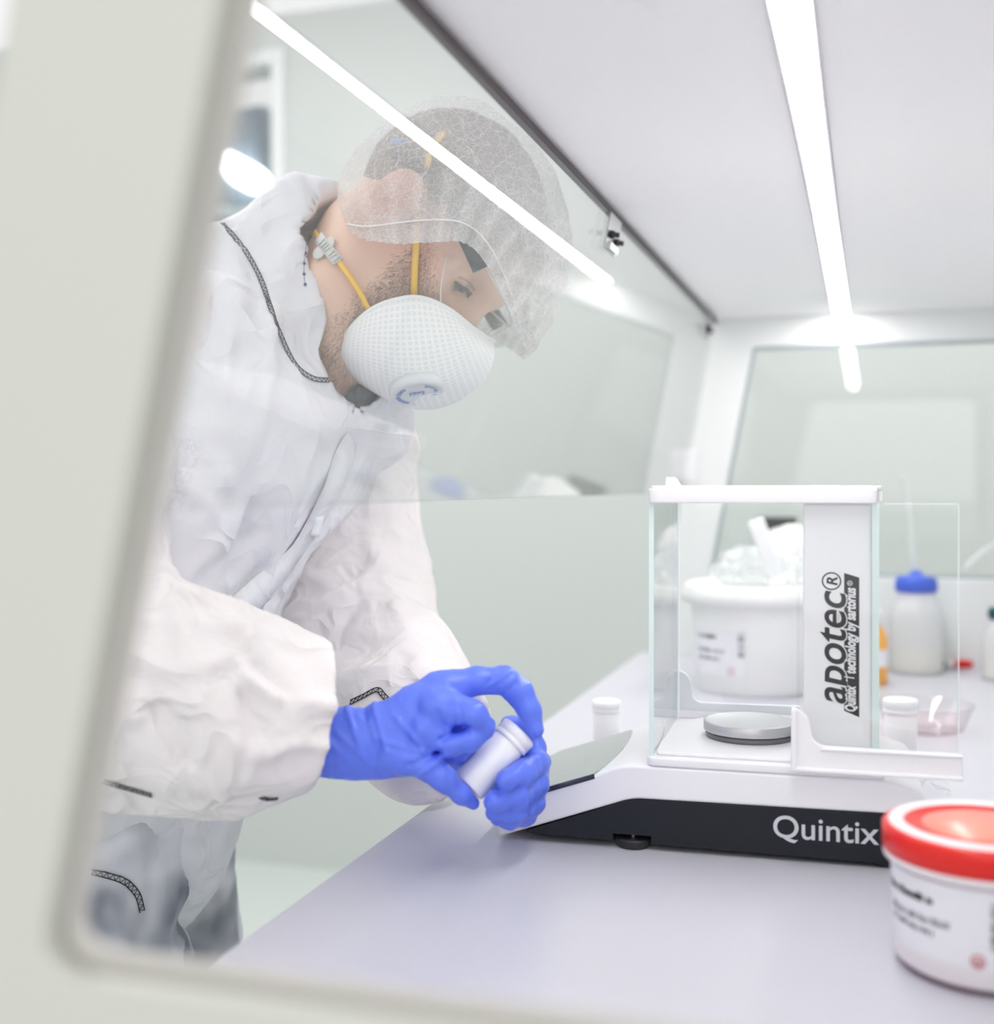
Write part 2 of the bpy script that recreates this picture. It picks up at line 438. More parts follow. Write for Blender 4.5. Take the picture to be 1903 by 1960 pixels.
# ------------------------------------------------------------------ structure
ZT = CZ+0.318                                    # cabinet ceiling
YN, YF, XB = 0.374, 2.306, 0.37                  # near panel, far panel, back panel
def sash_x(z): return -0.2824-0.1926*(ZT-z)
def struct(name, me, m, smooth=False): return tag(link(name, me, m, None, smooth), kind='structure')

struct('floor', from_bm('floor', box_bm((-3.2, -0.6, -0.05), (1.6, 3.9, 0.0))), M['floor'])
# the wall beyond the cabinet, with an opening for the pass window at its left
p0, p1 = hit_y(300, 150, 3.5), hit_y(524, 560, 3.5)
MW = axes((1, 0, 0), (0, 0, 1), (0, -1, 0), (0, 3.62, 0))
wx0, wx1, wz0, wz1 = p0[0]-.35, p1[0], p1[2], p0[2]
struct('wall_far', extrude_shape('wall_far', [[(-3.2, 0), (1.6, 0), (1.6, 2.75), (-3.2, 2.75)], [(wx0, wz0), (wx0, wz1), (wx1, wz1), (wx1, wz0)]], 0.12, MW), M['wall'])
struct('wall_left', from_bm('wall_left', box_bm((-3.3, -0.6, 0), (-3.2, 3.9, 2.75))), M['wall'])
fw = .045
struct('trim_1', extrude_shape('trim_1', [[(wx0-fw, wz0-fw), (wx1+fw, wz0-fw), (wx1+fw, wz1+fw), (wx0-fw, wz1+fw)], [(wx0, wz0), (wx0, wz1), (wx1, wz1), (wx1, wz0)]], 0.02, axes((1, 0, 0), (0, 0, 1), (0, -1, 0), (0, 3.50, 0)), .003), M['white_panel'])
struct('window_1', from_bm('window_1', box_bm((wx0, 3.56, wz0), (wx1, 3.566, wz1))), M['pane'])
# the room behind that window
struct('wall_back', from_bm('wall_back', box_bm((wx0-1.2, 4.75, 0), (wx1+.8, 4.85, 2.75))), M['greygreen'])

# near side panel of the weighing cabinet with its big cut-out
def panel_loop(y0):
    return [(sash_x(TOP)-.0, TOP-.03), (sash_x(ZT+.06), ZT+.06), (XB+.02, ZT+.06), (XB+.02, TOP-.03)]
zb = CZ-.1755
hole_n = round_poly([(-.290, zb), (-.290+.223*.46, zb+.46), (.33, zb+.46), (.33, zb)], [.020, .03, .03, .03], 10)
MN = axes((1, 0, 0), (0, 0, 1), (0, -1, 0), (0, YN+.012, 0))
ctr_ = np.array([.02, zb+.23]); hole_w = [tuple(np.array(p)+np.sign(np.array(p)-ctr_)*.0055) for p in hole_n]
struct('wall_near', extrude_shape('wall_near', [panel_loop(0), hole_w], 0.012, MN, .002), M['panel'])
struct('trim_3', extrude_shape('trim_3', [[tuple(np.array(p)+np.sign(np.array(p)-ctr_)*.02) for p in hole_n], hole_n], 0.0075, axes((1, 0, 0), (0, 0, 1), (0, -1, 0), (0, YN+.0198, 0)), .001), mat('warm_grey_liner', srgb(190, 187, 182), .6))  # liner round the cut-out, a little greyer than the panel
# far side panel with window
zfb, zft = CZ-.168, CZ+.262
hole_f = round_poly([(-.2116-.1907*(.262+.168), zfb), (-.2116, zft), (.33, zft), (.33, zfb)], [.006]*4)
MF = axes((1, 0, 0), (0, 0, 1), (0, -1, 0), (0, YF+.02, 0))
struct('wall_right', extrude_shape('wall_right', [panel_loop(0), hole_f], 0.02, MF, .002), M['white_panel'])
lo_, hi_ = min(p[0] for p in hole_f), max(p[0] for p in hole_f)
struct('window_2', extrude_shape('window_2', [round_poly([(p[0], p[1]) for p in [(lo_+.001, zfb+.001), (-.2116, zft-.001), (.329, zft-.001), (.329, zfb+.001)]], .005)], 0.005, axes((1, 0, 0), (0, 0, 1), (0, -1, 0), (0, YF+.013, 0))), M['pane'])
gk = [(lo_+.002, zfb+.002), (-.210, zft-.002), (.328, zft-.002), (.328, zfb+.002)]
gi = [(lo_+.0075, zfb+.006), (-.2065, zft-.0065), (.322, zft-.0065), (.322, zfb+.006)]
struct('trim_2', extrude_shape('trim_2', [gk, gi], 0.003, axes((1, 0, 0), (0, 0, 1), (0, -1, 0), (0, YF+.008, 0))), mat('grey_gasket', srgb(150, 160, 168), .5))
struct('ceiling', from_bm('ceiling', box_bm((-.2824, YN+.012, ZT), (XB+.02, YF, ZT+.02))), M['ceiling'])
struct('wall_rear', from_bm('wall_rear', box_bm((XB, YN+.012, TOP), (XB+.02, YF, ZT))), M['white_panel'])

# worktop
wt = wempty('worktop', (0, 1.3, TOP), 'long lavender grey laboratory worktop inside the white cabinet', 'worktop')
wpart('top_slab', from_bm('w', box_bm((-.43, YN+.0205, TOP-.03), (XB+.02, YF+.02, TOP), .003)), M['worktop'], wt, False)
wpart('base_cabinet', from_bm('w', box_bm((-.30, .42, 0.0), (XB+.02, YF+.02, TOP-.0302))), M['white_panel'], wt, False)

# ------------------------------------------------------------------ sash, lamp, hinge brackets
SD = Vector((0.1926, 0, 1)).normalized(); SN = Vector((SD.z, 0, -SD.x))         # up the glass; towards the inside
zs0 = CZ-.0115
sa = wempty('glass_sash', (sash_x(zs0), 1.3, zs0), 'large tilted clear glass sash hanging in front of the masked worker', 'glass sash')
L = (ZT-.004-zs0)/SD.z
def sash_pt(y, d, n=0.0): return Vector((sash_x(zs0), y, zs0))+SD*d+SN*n
b = box_bm((0, 0, 0), (1, 1, 1))
for v in b.verts: v.co = sash_pt(YN+.014+v.co.y*(YF-YN-.018), v.co.x*L, .005*v.co.z)
wpart('glass_pane', from_bm('g', b), M['sash'], sa, False)
b = box_bm((0, 0, 0), (1, 1, 1))
for v in b.verts: v.co = sash_pt(YN+.014+v.co.y*(YF-YN-.018), L-.0050+v.co.x*.0055, .006-.010*v.co.z)
wpart('top_rail', from_bm('g', b), M['rail'], sa, False)
def bracket(px, py, sc=1.0):
    # on the inside of the glass just below the rail
    r = ray(px, py); P = Vector(sash_pt(0, 0)); n = SN
    t = (P-Vector(CAM)).dot(n)/Vector(r).dot(n); q = Vector(CAM)+Vector(r)*t
    y = q.y
    b = bmesh.new()
    for lo, hi in (((-.030, L-.046, .0055), (.030, L-.006, .0080)), ((-.022, L-.045, .0055), (.022, L-.037, .012))):
        bb = box_bm((0, 0, 0), (1, 1, 1))
        for v in bb.verts:
            k = [lo[i]+v.co[i]*(hi[i]-lo[i]) for i in range(3)]; v.co = sash_pt(y+k[0], k[1], k[2])
        me = bpy.data.meshes.new('t'); bb.to_mesh(me); bb.free(); b.from_mesh(me); bpy.data.meshes.remove(me)
    br = wpart('hinge_bracket', from_bm('h', b), M['steel'], sa, False)
    for k, (dy, dd) in enumerate(((-.014, L-.028), (.014, L-.032))):
        c = sash_pt(y+dy, dd, .0080)
        wpart('bolt', from_bm('s', lathe([(0, 0), (.0045, 0), (.0045, .004), (.003, .005), (.003, .010), (0, .0105)], 12, c, SN)), M['blackmetal'], br)
bracket(1166, 425); bracket(1349, 612)

lp = wempty('led_strip_light', (-.05, 1.43, ZT-.004), 'long bright white LED strip light set in the cabinet ceiling', 'strip light')
def stadium(x0, x1, y0, y1, n=10):
    r = (x1-x0)/2; xc = (x0+x1)/2
    return [(xc+r*math.cos(a), y1-r+r*math.sin(a)) for a in np.linspace(0, math.pi, n)]+[(xc+r*math.cos(a), y0+r+r*math.sin(a)) for a in np.linspace(math.pi, 2*math.pi, n)]
def rrect(x0, x1, y0, y1, r): return round_poly([(x0, y0), (x1, y0), (x1, y1), (x0, y1)], r, 5)
wpart('housing', extrude_shape('h', [rrect(-.0655, -.0345, .585, 2.292, .006), rrect(-.0625, -.0375, .59, 2.287, .006)], .0025, Matrix.Translation((0, 0, ZT-.0025))), mat('thin_alu_frame', srgb(168, 162, 172), .4), lp, False)
wpart('diffuser', extrude_shape('h', [rrect(-.0625, -.0375, .59, 2.287, .006)], .003, Matrix.Translation((0, 0, ZT-.003))), M['led'], lp, False)

# lamp and shelf fronts in the room behind the pass window
y_ = 4.55
a_, b_ = hit_y(405, 300, y_), hit_y(506, 354, y_)
lt = wempty('ceiling_tube_lamp', tuple((Vector(a_)+Vector(b_))/2), 'bright tube lamp glowing behind the narrow window left of the worker', 'lamp')
d_ = (Vector(b_)-Vector(a_))
wpart('tube', from_bm('t', tube_bm([Vector(a_)+d_*t for t in np.linspace(0, 1, 9)], [.03, .05, .052, .052, .052, .052, .052, .05, .036], 16)), M['led_far'], lt)
wpart('mount', from_bm('t', tube_bm([(Vector(a_)+d_*.5)+Vector((0, .03, 0)), (Vector(a_)+d_*.5)+Vector((0, .2, 0))], .02, 10)), M['greygreen'], lt)
q0, q1 = hit_y(300, 222, 4.6), hit_y(505, 560, 4.6)
cb = wempty('cupboard', ((q0[0]+q1[0])/2, 4.65, q1[2]), 'tall blue grey cupboard seen behind the narrow window', 'cupboard')
wpart('carcass', from_bm('c', box_bm((q0[0], 4.6, 0.0), (q1[0], 4.75, q0[2]), .004)), M['bluegrey'], cb, False)
wpart('door', from_bm('c', box_bm((q0[0]+.02, 4.585, q1[2]), (q1[0]-.02, 4.599, q0[2]-.03), .003)), M['bluegrey'], cb, False)
q2, q3 = hit_y(360, 392, 4.3), hit_y(492, 424, 4.3)
wpart('ledge', from_bm('b', box_bm((wx0-.1, 4.1, q3[2]-.06), (q1[0]+.05, 4.584, q3[2]-.012), .004)), M['bluegrey'], cb, False)
bx = wempty('white_bundle', ((q2[0]+q3[0])/2, 4.3, q3[2]), 'pale blue white bundle on the ledge behind the narrow window', 'bundle')
vv, qq = nets(lambda P: smax(smin(ellip(P, ((q2[0]*.6+q3[0]*.4), 4.3, q3[2]+.03), (.09, .07, .05)), ellip(P, (q2[0]*.25+q3[0]*.75, 4.3, q3[2]+.02), (.10, .07, .035)), .02), q3[2]-.0115-P[:, 2], .004), (q2[0]-.3, 4.15, q3[2]-.1), (q3[0]+.3, 4.45, q3[2]+.15), .008)
wpart('cloth', from_data('b', vv, qq.tolist()), mat('pale_blue_cloth', srgb(222, 234, 240), .7), bx)

# switch on the far panel
sw = hit_y(1308, 892, YF)
so = wempty('wall_switch', tuple(sw), 'small white switch plate on the far pillar beside the window', 'switch')
wpart('plate', from_bm('p', box_bm((sw[0]-.024, YF-.007, sw[2]-.032), (sw[0]+.024, YF-.0002, sw[2]+.032), .003)), M['scale_white'], so, False)
wpart('rocker', from_bm('p', box_bm((sw[0]-.013, YF-.011, sw[2]-.022), (sw[0]+.013, YF-.0065, sw[2]+.022), .002)), M['tub'], so, False)

# ------------------------------------------------------------------ analytical balance (local axes: u along, v away from the camera, w up)
SO = at(1000, 1590, 1.10)
ba = empty('analytical_balance', (SO[0], SO[1], TOP), math.radians(2.2),
           'white and black laboratory balance with glass weighing chamber on the worktop', 'balance')
def bp(name, me, m, parent=ba, smooth=False): return link(name, me, m, parent, smooth)
def prof(name, pts, rads, v0, v1, bev=.002):
    return extrude_shape(name, [round_poly(pts, rads, 6)], v1-v0, axes((1, 0, 0), (0, 0, 1), (0, -1, 0), (0, v1, 0)), bev, 3)
def bbox(lo, hi, bev=.001): return from_bm('b', box_bm(lo, hi, bev))
V1 = .2
shell = bp('housing', prof('h', [(-.022, .0022), (-.027, .030), (.0664, .0642), (.092, .0752), (.318, .0756), (.349, .066), (.352, .0478), (.101, .0458)],
      [.004, .007, 0, .01, .01, .02, .003, .010], -.0005, V1, .0025), M['scale_white'], smooth=False)
bp('plinth', prof('p', [(.0012, .0088), (.101, .0455), (.350, .0475), (.350, .0038), (.1175, .0052), (.1175, .0125), (.0835, .0125), (.0835, .0062), (.012, .0064)],
      [.002, .009, .004, .004, 0, 0, 0, 0, .004], .0012, V1-.002, .0008), M['scale_black'])
for fu, fv in ((.1005, .0125), (.1005, V1-.014), (.318, .02), (.318, V1-.02)):
    ft = bp('levelling_foot', from_bm('f', lathe([(0, 0), (.0135, 0), (.015, .0015), (.0155, .003), (.0155, .0068), (.0145, .0080), (0, .0082)], 48, (fu, fv, 0))), M['rubber'])
    kn = bmesh.new()
    for k in range(40):
        a = 2*math.pi*k/40; tube_bm([(fu+.0156*math.cos(a), fv+.0156*math.sin(a), .002), (fu+.0156*math.cos(a), fv+.0156*math.sin(a), .0072)], .0006, 5, kn)
    bp('knurling', from_bm('k', kn), M['rubber'], ft)
    bp('screw', from_bm('s', lathe([(0, .008), (.0026, .008), (.0026, .0135), (0, .0135)], 16, (fu, fv, 0))), M['steel'], ft)
# display plate on the sloping front
th = math.atan2(.0162, .0468)
dl = [(-.019, .160), (-.012, .012), (-.004, .0015), (.0664, .0015)]
arc = [(.0664, .0015), (.0735, .035), (.0782, .079), (.0779, .141), (.0735, .185), (.0698, .196)]
arc = [tuple(p) for p in smooth_path(arc, 6)]
pl = [(-.021, .17), (-.021, .03), (-.012, .0012)]+arc+[(-.005, .1962)]
def slope_pt(u): return (u-.0664)/math.cos(th)
MD = axes((math.cos(th), 0, math.sin(th)), (0, 1, 0), (-math.sin(th), 0, math.cos(th)), (.0664, 0, .0646))
dsp = bp('display', extrude_shape('d', [[(slope_pt(u), v) for u, v in pl]], .0012, MD, .0003), M['display'])
bp('display_edge', extrude_shape('d', [[(slope_pt(-.012), -.0012), (slope_pt(.0664), -.0012), (slope_pt(.0664), .004), (slope_pt(-.012), .004)]], .0044, MD @ Matrix.Translation((0, 0, -.0034)), .0003), M['disp_edge'], dsp)
# base plate and chamber floor
def slab(name, u0, u1, v0, v1, w0, w1, r, bev): return extrude_shape(name, [round_poly([(u0, v0), (u1, v0), (u1, v1), (u0, v1)], r, 8)], w1-w0, Matrix.Translation((0, 0, w0)), bev, 3)
bp('chamber_base', slab('c', .1135, .3165, -.001, V1+.001, .0757, .0835, .010, .0016), M['scale_white'])
fl = [(.1215, .010), (.305, .010), (.305, .188), (.150, .188), (.133, .165), (.1235, .120), (.1195, .06)]
bp('chamber_floor', extrude_shape('f', [round_poly(fl, [.004, .004, .004, .02, .02, .04, .03], 6)], .0032, Matrix.Translation((0, 0, .0836)), .0008), M['scale_white'])
# chamber glass
GW0, GW1 = .0836, .3100
for nm, lo, hi in (('front_glass', (.1155, .007, GW0), (.1195, .193, GW1)), ('back_glass', (.3062, .007, GW0), (.3092, .193, GW1)), ('far_door_glass', (.1225, .1945, .092), (.2435, .1975, GW1))):
    bp(nm, bbox(lo, hi, 0), M['chamber'])
for nm, lo, hi in (('glass_edge', (.1153, .0055, GW0), (.1197, .0068, GW1)), ('glass_edge', (.1153, .1932, GW0), (.1197, .1945, GW1)), ('glass_edge', (.3060, .0055, GW0), (.3120, .0068, GW1))):
    bp(nm, bbox(lo, hi, 0), M['chamber_edge'])
fd = bp('far_door_handle', extrude_shape('h', [round_poly([(.1203, .0880), (.2435, .0880), (.2435, .0995), (.142, .0988), (.1345, .103), (.1325, .122), (.127, .1285), (.1203, .1315)], [.001, .001, .002, .006, .006, .004, .004, .002], 6)], .006, axes((1, 0, 0), (0, 0, 1), (0, -1, 0), (0, .2045, 0)), .001), M['scale_white'])
rail = bmesh.new(); box_bm((.121, .189, .0836), (.3055, .1935, .0905), .0006, 2, rail)
for a, b_ in ((.146, .186), (.196, .245)): box_bm((a, .1875, .0850), (b_, .189, .0890), .0005, 2, rail)
bp('door_rail', from_bm('r', rail), M['scale_white'])
# pillar with the maker's lettering
pil = bp('rear_pillar', from_bm('p', box_bm((.2490, .010, .0870), (.3055, .190, .3096), .002)), M['scale_white'])
TX = axes((0, 0, 1), (-1, 0, 0), (0, -1, 0), (0, 0, 0))
def fit_text(txt, u_base, w0, w1, xh, v, depth=.0002, shear=.22, offset=0.0, extra=0.0):
    me = text_mesh(txt, xh/.54, None, depth, shear, offset)
    xs = [q.co.x for q in me.vertices]; lo, hi = min(xs), max(xs)
    me.transform(Matrix.Diagonal(((w1-w0)/(hi-lo), 1, 1, 1)) @ Matrix.Translation((-lo, 0, 0)))
    me.transform(Matrix.Translation((u_base, v, w0)) @ TX); return me
vv_ = .0099
bp('label_sheet', bbox((.2625, .0097, .1235), (.2975, .00995, .2515), 0), M['scale_white'], pil)
ban = extrude_shape('b', [[(.1312, -.2833), (.2500, -.2833), (.2462, -.2958), (.1261, -.2958)]], .0003, Matrix.Translation((0, vv_, 0)) @ TX)
bp('label_banner', ban, M['print_black'], pil)
def clip_u(me, u):
    b = bmesh.new(); b.from_mesh(me)
    bmesh.ops.bisect_plane(b, geom=list(b.verts)+list(b.edges)+list(b.faces), plane_co=(u, 0, 0), plane_no=(1, 0, 0), clear_outer=True)
    b.to_mesh(me); b.free(); return me
ol = fit_text('apotec', .2843, .1366, .2351, .0200, vv_-.00042, .0001, .2, .0014)
bp('lettering_outline', join_meshes('t', [clip_u(ol, .2862)]), M['scale_white'], pil)
bp('label_lettering', clip_u(fit_text('apotec', .2843, .1372, .2345, .0200, vv_-.00068, .0001, .2, .0005), .2860), M['print_black'], pil)
reg = [text_mesh('R', .0125, Matrix.Translation((.2775, vv_-.0004, .2385)) @ TX, .0001, .2, .0003)]
cx, cz = .2728, .2427
ring = [[(cz+.0078*math.cos(t), -cx+.0082*math.sin(t)) for t in np.linspace(0, 2*math.pi, 40)[:-1]], [(cz+.0066*math.cos(t), -cx+.0070*math.sin(t)) for t in np.linspace(0, 2*math.pi, 40)[:-1]]]
reg.append(extrude_shape('r', ring, .0002, Matrix.Translation((0, vv_-.0002, 0)) @ TX))
bp('registered_mark', join_meshes('t', reg), M['print_black'], pil)
ws = [fit_text('Quintix', .2925, .1310, .1535, .0066, vv_-.0010, .0001, .22, .0004), fit_text('l', .2915, .1592, .1612, .0062, vv_-.0010, .0001, .2, .0002),
      fit_text('technology by sartorius', .2925, .1635, .2375, .0066, vv_-.0010, .0001, .22, .0004)]
ring = [[(.2413+.0022*math.cos(t), -.2880+.0022*math.sin(t)) for t in np.linspace(0, 2*math.pi, 24)[:-1]], [(.2413+.0017*math.cos(t), -.2880+.0017*math.sin(t)) for t in np.linspace(0, 2*math.pi, 24)[:-1]]]
ws.append(extrude_shape('r', ring, .0002, Matrix.Translation((0, vv_-.0010, 0)) @ TX)); ws.append(text_mesh('R', .0034, Matrix.Translation((.2891, vv_-.0010, .2402)) @ TX, .0001, .1))
bp('banner_lettering', join_meshes('t', ws), M['print_white'], pil)
q = text_mesh('Quintix', .0275, None, .0002, 0, .0002)
xs = [k.co.x for k in q.vertices]; ys = [k.co.y for k in q.vertices]
q.transform(Matrix.Diagonal(((.3116-.2240)/(max(xs)-min(xs)), 1, 1, 1)) @ Matrix.Translation((-min(xs), 0, 0)))
q.transform(axes((1, 0, 0), (0, 0, 1), (0, -1, 0), (.2240, .0002, .0206)))
bp('plinth_lettering', q, M['print_grey'])
# lid
lid = bp('chamber_lid', slab('l', .1150, .3110, -.003, V1+.003, .3098, .3225, .010, .0014), M['scale_white'])
bp('lid_slider', slab('l', .1165, .3150, .004, V1-.004, .3222, .3252, .010, .0008), M['scale_white'], lid)
bp('slider_knob', prof('k', [(.1206, .3250), (.1212, .3335), (.1265, .3335), (.1310, .3262), (.1330, .3250)], [0, .0015, .002, .002, 0], .08, .12, .0008), M['scale_white'], lid)
bp('lid_catch', bbox((.3112, .010, .3120), (.3150, .03, .3215), .0008), M['scale_white'], lid)
# weighing pan
pc = (.1985, .098)
bp('weighing_pan', from_bm('p', lathe([(0, .0925), (.0410, .0925), (.0428, .0929), (.0432, .0938), (.0432, .1015), (.0424, .1022), (.0410, .1022), (.0405, .1020), (0, .1020)], 96, (pc[0], pc[1], 0)), True), M['pan'])
bp('pan_shield', from_bm('p', lathe([(0, .0869), (.0405, .0869), (.0415, .0885), (.0415, .0915), (.0400, .0924), (0, .0924)], 64, (pc[0], pc[1], 0))), mat('grey_pan_shield', srgb(112, 112, 116), .4, metal=.4))
# open near door
dr = bp('near_door_handle', extrude_shape('h', [round_poly([(.2396, .0823), (.3772, .0823), (.3772, .1025), (.2655, .1038), (.2570, .1085), (.2540, .1275), (.2470, .1335), (.2393, .1362)], [.003, .001, .001, .010, .012, .006, .006, .001], 7)], .0075, axes((1, 0, 0), (0, 0, 1), (0, -1, 0), (0, -.0035, 0)), .0012, 3), M['scale_white'])
lip = bmesh.new(); box_bm((.2405, -.0150, .0815), (.3772, -.0100, .0850), .0012, 2, lip); box_bm((.2393, -.0150, .0818), (.2440, -.0100, .1345), .0014, 2, lip); box_bm((.2640, -.0130, .1005), (.3772, -.0105, .1025), .0006, 2, lip)
bp('handle_lip', from_bm('l', lip), M['scale_white'], dr)
bp('near_door_glass', bbox((.2440, -.0085, .1000), (.3740, -.0055, .3102), 0), M['chamber'])
e = bmesh.new(); box_bm((.3738, -.0086, .1025), (.3745, -.0054, .3104), 0, 1, e); box_bm((.3150, -.0086, .3098), (.3745, -.0054, .3104), 0, 1, e)
bp('door_glass_edge', from_bm('e', e), M['chamber_edge'])

# ------------------------------------------------------------------ things on the worktop
def stand(px, D):
    """point on the worktop under image column px at camera depth D"""
    p = at(px, HOR, D); return np.array([p[0], p[1], TOP])
def frame_at(c):
    d = np.array([c[0], c[1], 0.]); d /= np.linalg.norm(d); return np.array([d[1], -d[0], 0.]), -d      # right, towards camera
def rad(prof, h):
    for (r0, z0), (r1, z1) in zip(prof, prof[1:]):
        if z0 <= h <= z1 and z1 > z0: return r0+(r1-r0)*(h-z0)/(z1-z0)
    return prof[-1][0]
def patch(c, rf, a0, a1, h0, h1, off, n=24, thick=.0002):
    R_, T_ = frame_at(c); V, Fs = [], []
    for k in range(n+1):
        a = math.radians(a0+(a1-a0)*k/n)
        for h, o in ((h0, off), (h1, off)):
            r = rf(h)+o; p = c+r*(math.sin(a)*R_+math.cos(a)*T_); V.append((p[0], p[1], c[2]+h))
    for k in range(n): Fs.append((2*k, 2*k+2, 2*k+3, 2*k+1))
    return V, Fs
def strokes(c, rf, lines, off, seed=1):
    """rows of small unreadable print: (angle0, angle1, height, letter height, weight)"""
    rnd = random.Random(seed); V, Fs = [], []
    for a0, a1, h, lh, wgt in lines:
        a = a0; step = (lh/rf(h))*57.3
        while a < a1:
            w = step*(.16+.10*wgt)*rnd.uniform(.7, 1.3)
            k = rnd.random(); hh = lh*(1.0 if k < .3 else .68); dy = -lh*.25 if k > .9 else 0
            parts = [(a, a+w, h+dy, h+hh)]
            if rnd.random() < .75: parts += [(a, a+step*.5, h+hh*.8, h+hh*.98)]
            if rnd.random() < .6: parts += [(a, a+step*.5, h, h+hh*.18)]
            if rnd.random() < .6: parts += [(a+step*.42, a+step*.42+w, h, h+hh*.9)]
            for p0, p1, h0, h1 in parts:
                vv2, ff = patch(c, rf, p0, p1, h0, h1, off, 1); o = len(V); V += vv2; Fs += [tuple(i+o for i in f) for f in ff]
            a += step*.78
            if rnd.random() < .08: a += step*.5
    return V, Fs
def ring_patch(c, rf, a, h, r0, off, wd=.0012):
    R_, T_ = frame_at(c); V, Fs = [], []; n = 24
    for k in range(n):
        t = 2*math.pi*k/n
        for rr in (r0, r0-wd):
            aa = math.radians(a)+rr*math.cos(t)/rf(h); hh = h+rr*math.sin(t); r = rf(hh)+off
            p = c+r*(math.sin(aa)*R_+math.cos(aa)*T_); V.append((p[0], p[1], c[2]+hh))
    for k in range(n): j = (k+1) % n; Fs.append((2*k, 2*j, 2*j+1, 2*k+1))
    return V, Fs

# white bucket behind the balance
c = stand(1442, 1.93)
bk = wempty('bucket', tuple(c), 'big white lidded plastic bucket with a paper label standing behind the glass weighing chamber', 'bucket')
bpf = [(0, 0), (.088, 0), (.0905, .003), (.0985, .140)]
wpart('body', from_bm('b', lathe(bpf+[(.0985, .150), (0, .150)], 96, c), True), M['tub'], bk)
bl = wpart('lid', from_bm('l', lathe([(0, .140), (.1085, .1395), (.1135, .141), (.1135, .158), (.1105, .1605), (.1105, .1640), (.1090, .1660), (.1040, .1695), (.099, .1690), (.096, .1660), (0, .1660)], 96, c), True), M['tub'], bk)
brf = lambda h: rad(bpf[1:], h)
V, Fs = patch(c, brf, -72, -6, .030, .104, .0006); lb = wpart('label', from_data('l', V, Fs), M['paper'], bk)
V, Fs = strokes(c, brf, [(-64, -38, .088, .0068, 2.2)], .0011, 3); wpart('label_print', from_data('l', V, Fs), M['print_black'], lb)
V, Fs = strokes(c, brf, [(-62, -28, .066, .0055, 1), (-62, -33, .054, .0055, 1)], .0011, 4)
wpart('label_print', from_data('l', V, Fs), M['print_faint'], lb); V, Fs = [], []
for k in range(16):
    h0 = .062+k*.0024
    if k % 5 != 4: v2, f2 = patch(c, brf, -14, -8, h0, h0+random.choice([.0008, .0016]), .0011, 2); o = len(V); V += v2; Fs += [tuple(i+o for i in f) for f in f2]
wpart('barcode', from_data('l', V, Fs), M['print_faint'], lb)
V, Fs = ring_patch(c, brf, -21, .039, .0055, .0011); wpart('label_print', from_data('l', V, Fs), M['print_red'], lb)

# crumpled clear bag on the bucket lid, with a white scoop handle
bc = c+np.array([.012, .0, .1665])
bg = wempty('plastic_bag', tuple(bc), 'crumpled clear plastic bag lying on the white bucket lid', 'bag')
def bag_f(P):
    d = smin(ellip(P, bc+np.array([.0, .0, .018]), (.075, .06, .032)), ellip(P, bc+np.array([-.025, -.01, .030]), (.035, .035, .026)), .02)
    d = smin(d, ellip(P, bc+np.array([.035, -.01, .026]), (.035, .03, .024)), .015)
    return smax(d, bc[2]+.0006-P[:, 2], .004)
vb, qb = nets(bag_f, bc-np.array([.1, .09, .012]), bc+np.array([.1, .09, .075]), .0035)
nb = vnormals(vb, qb); top = np.clip((vb[:, 2]-bc[2]-.002)/.012, 0, 1)
vb = vb+nb*(.010*crumple(vb, .026)+.006*crumple(vb, .013, 5.))[:, None]*top[:, None]
wpart('film', from_data('f', vb, qb.tolist()), M['bag'], bg, False)
h0, h1 = np.array(at(1478, 1078, 1.86)), np.array(at(1446, 994, 1.86))
hs = wempty('scoop', tuple(h0), 'white plastic scoop handle sticking up out of the crumpled bag', 'scoop')
dd = (h1-h0)/np.linalg.norm(h1-h0); rr_, tt_ = frame_at(h0)
sx = rr_-dd*(rr_@dd); sx /= np.linalg.norm(sx); sy = np.cross(dd, sx)
ln = np.linalg.norm(h1-h0)
hb = box_bm((-.0125, -.005, -.03), (.0125, .005, ln), .004, 3)
hb.transform(axes(sx, sy, dd, h0)); wpart('handle', from_bm('h', hb), M['jar'], hs)
bw = bmesh.new(); bw = lathe([(0, -.045), (.012, -.042), (.018, -.030), (.018, -.022), (.0165, -.022), (.0165, -.03), (.011, -.040), (0, -.043)], 24)
bw.transform(axes(sx, sy, dd, h0)); wpart('bowl', from_bm('h', bw), M['jar'], hs)

# further back: white rounded sack and a black box
c2 = stand(1510, 2.14)
sk = wempty('powder_sack', tuple(c2), 'rounded white sack behind the bucket with a black box on top', 'sack')
sz = 1.0
def sack_f(P):
    d = smin(ellip(P, c2+np.array([0, 0, .10]), (.062, .055, .11)), ellip(P, c2+np.array([.0, 0, .205]), (.052, .045, .052)), .04)
    return smax(d, TOP+.0006-P[:, 2], .006)
vs, qs = nets(sack_f, c2-np.array([.09, .08, .01]), c2+np.array([.09, .08, .28]), .006)
ns = vnormals(vs, qs); vs = vs+ns*(.006*crumple(vs, .05))[:, None]*np.clip((vs[:, 2]-TOP)/.02, 0, 1)[:, None]
wpart('sack_body', from_data('s', vs, qs.tolist()), M['tub'], sk)
c3 = np.array(at(1487, 1017, 2.235)); c3[2] = TOP
bb = wempty('black_box', tuple(c3), 'black box just showing above the white sack behind the bucket', 'box')
zt_ = at(1487, 990, 2.235)[2]
wpart('box_body', from_bm('b', box_bm((c3[0]-.034, c3[1]-.02, TOP+.0002), (c3[0]+.034, c3[1]+.02, zt_-.016), .003)), M['black'], bb, False)
wpart('box_lid', from_bm('b', box_bm((c3[0]-.036, c3[1]-.022, zt_-.0158), (c3[0]+.036, c3[1]+.022, zt_), .003)), M['black'], bb, False)

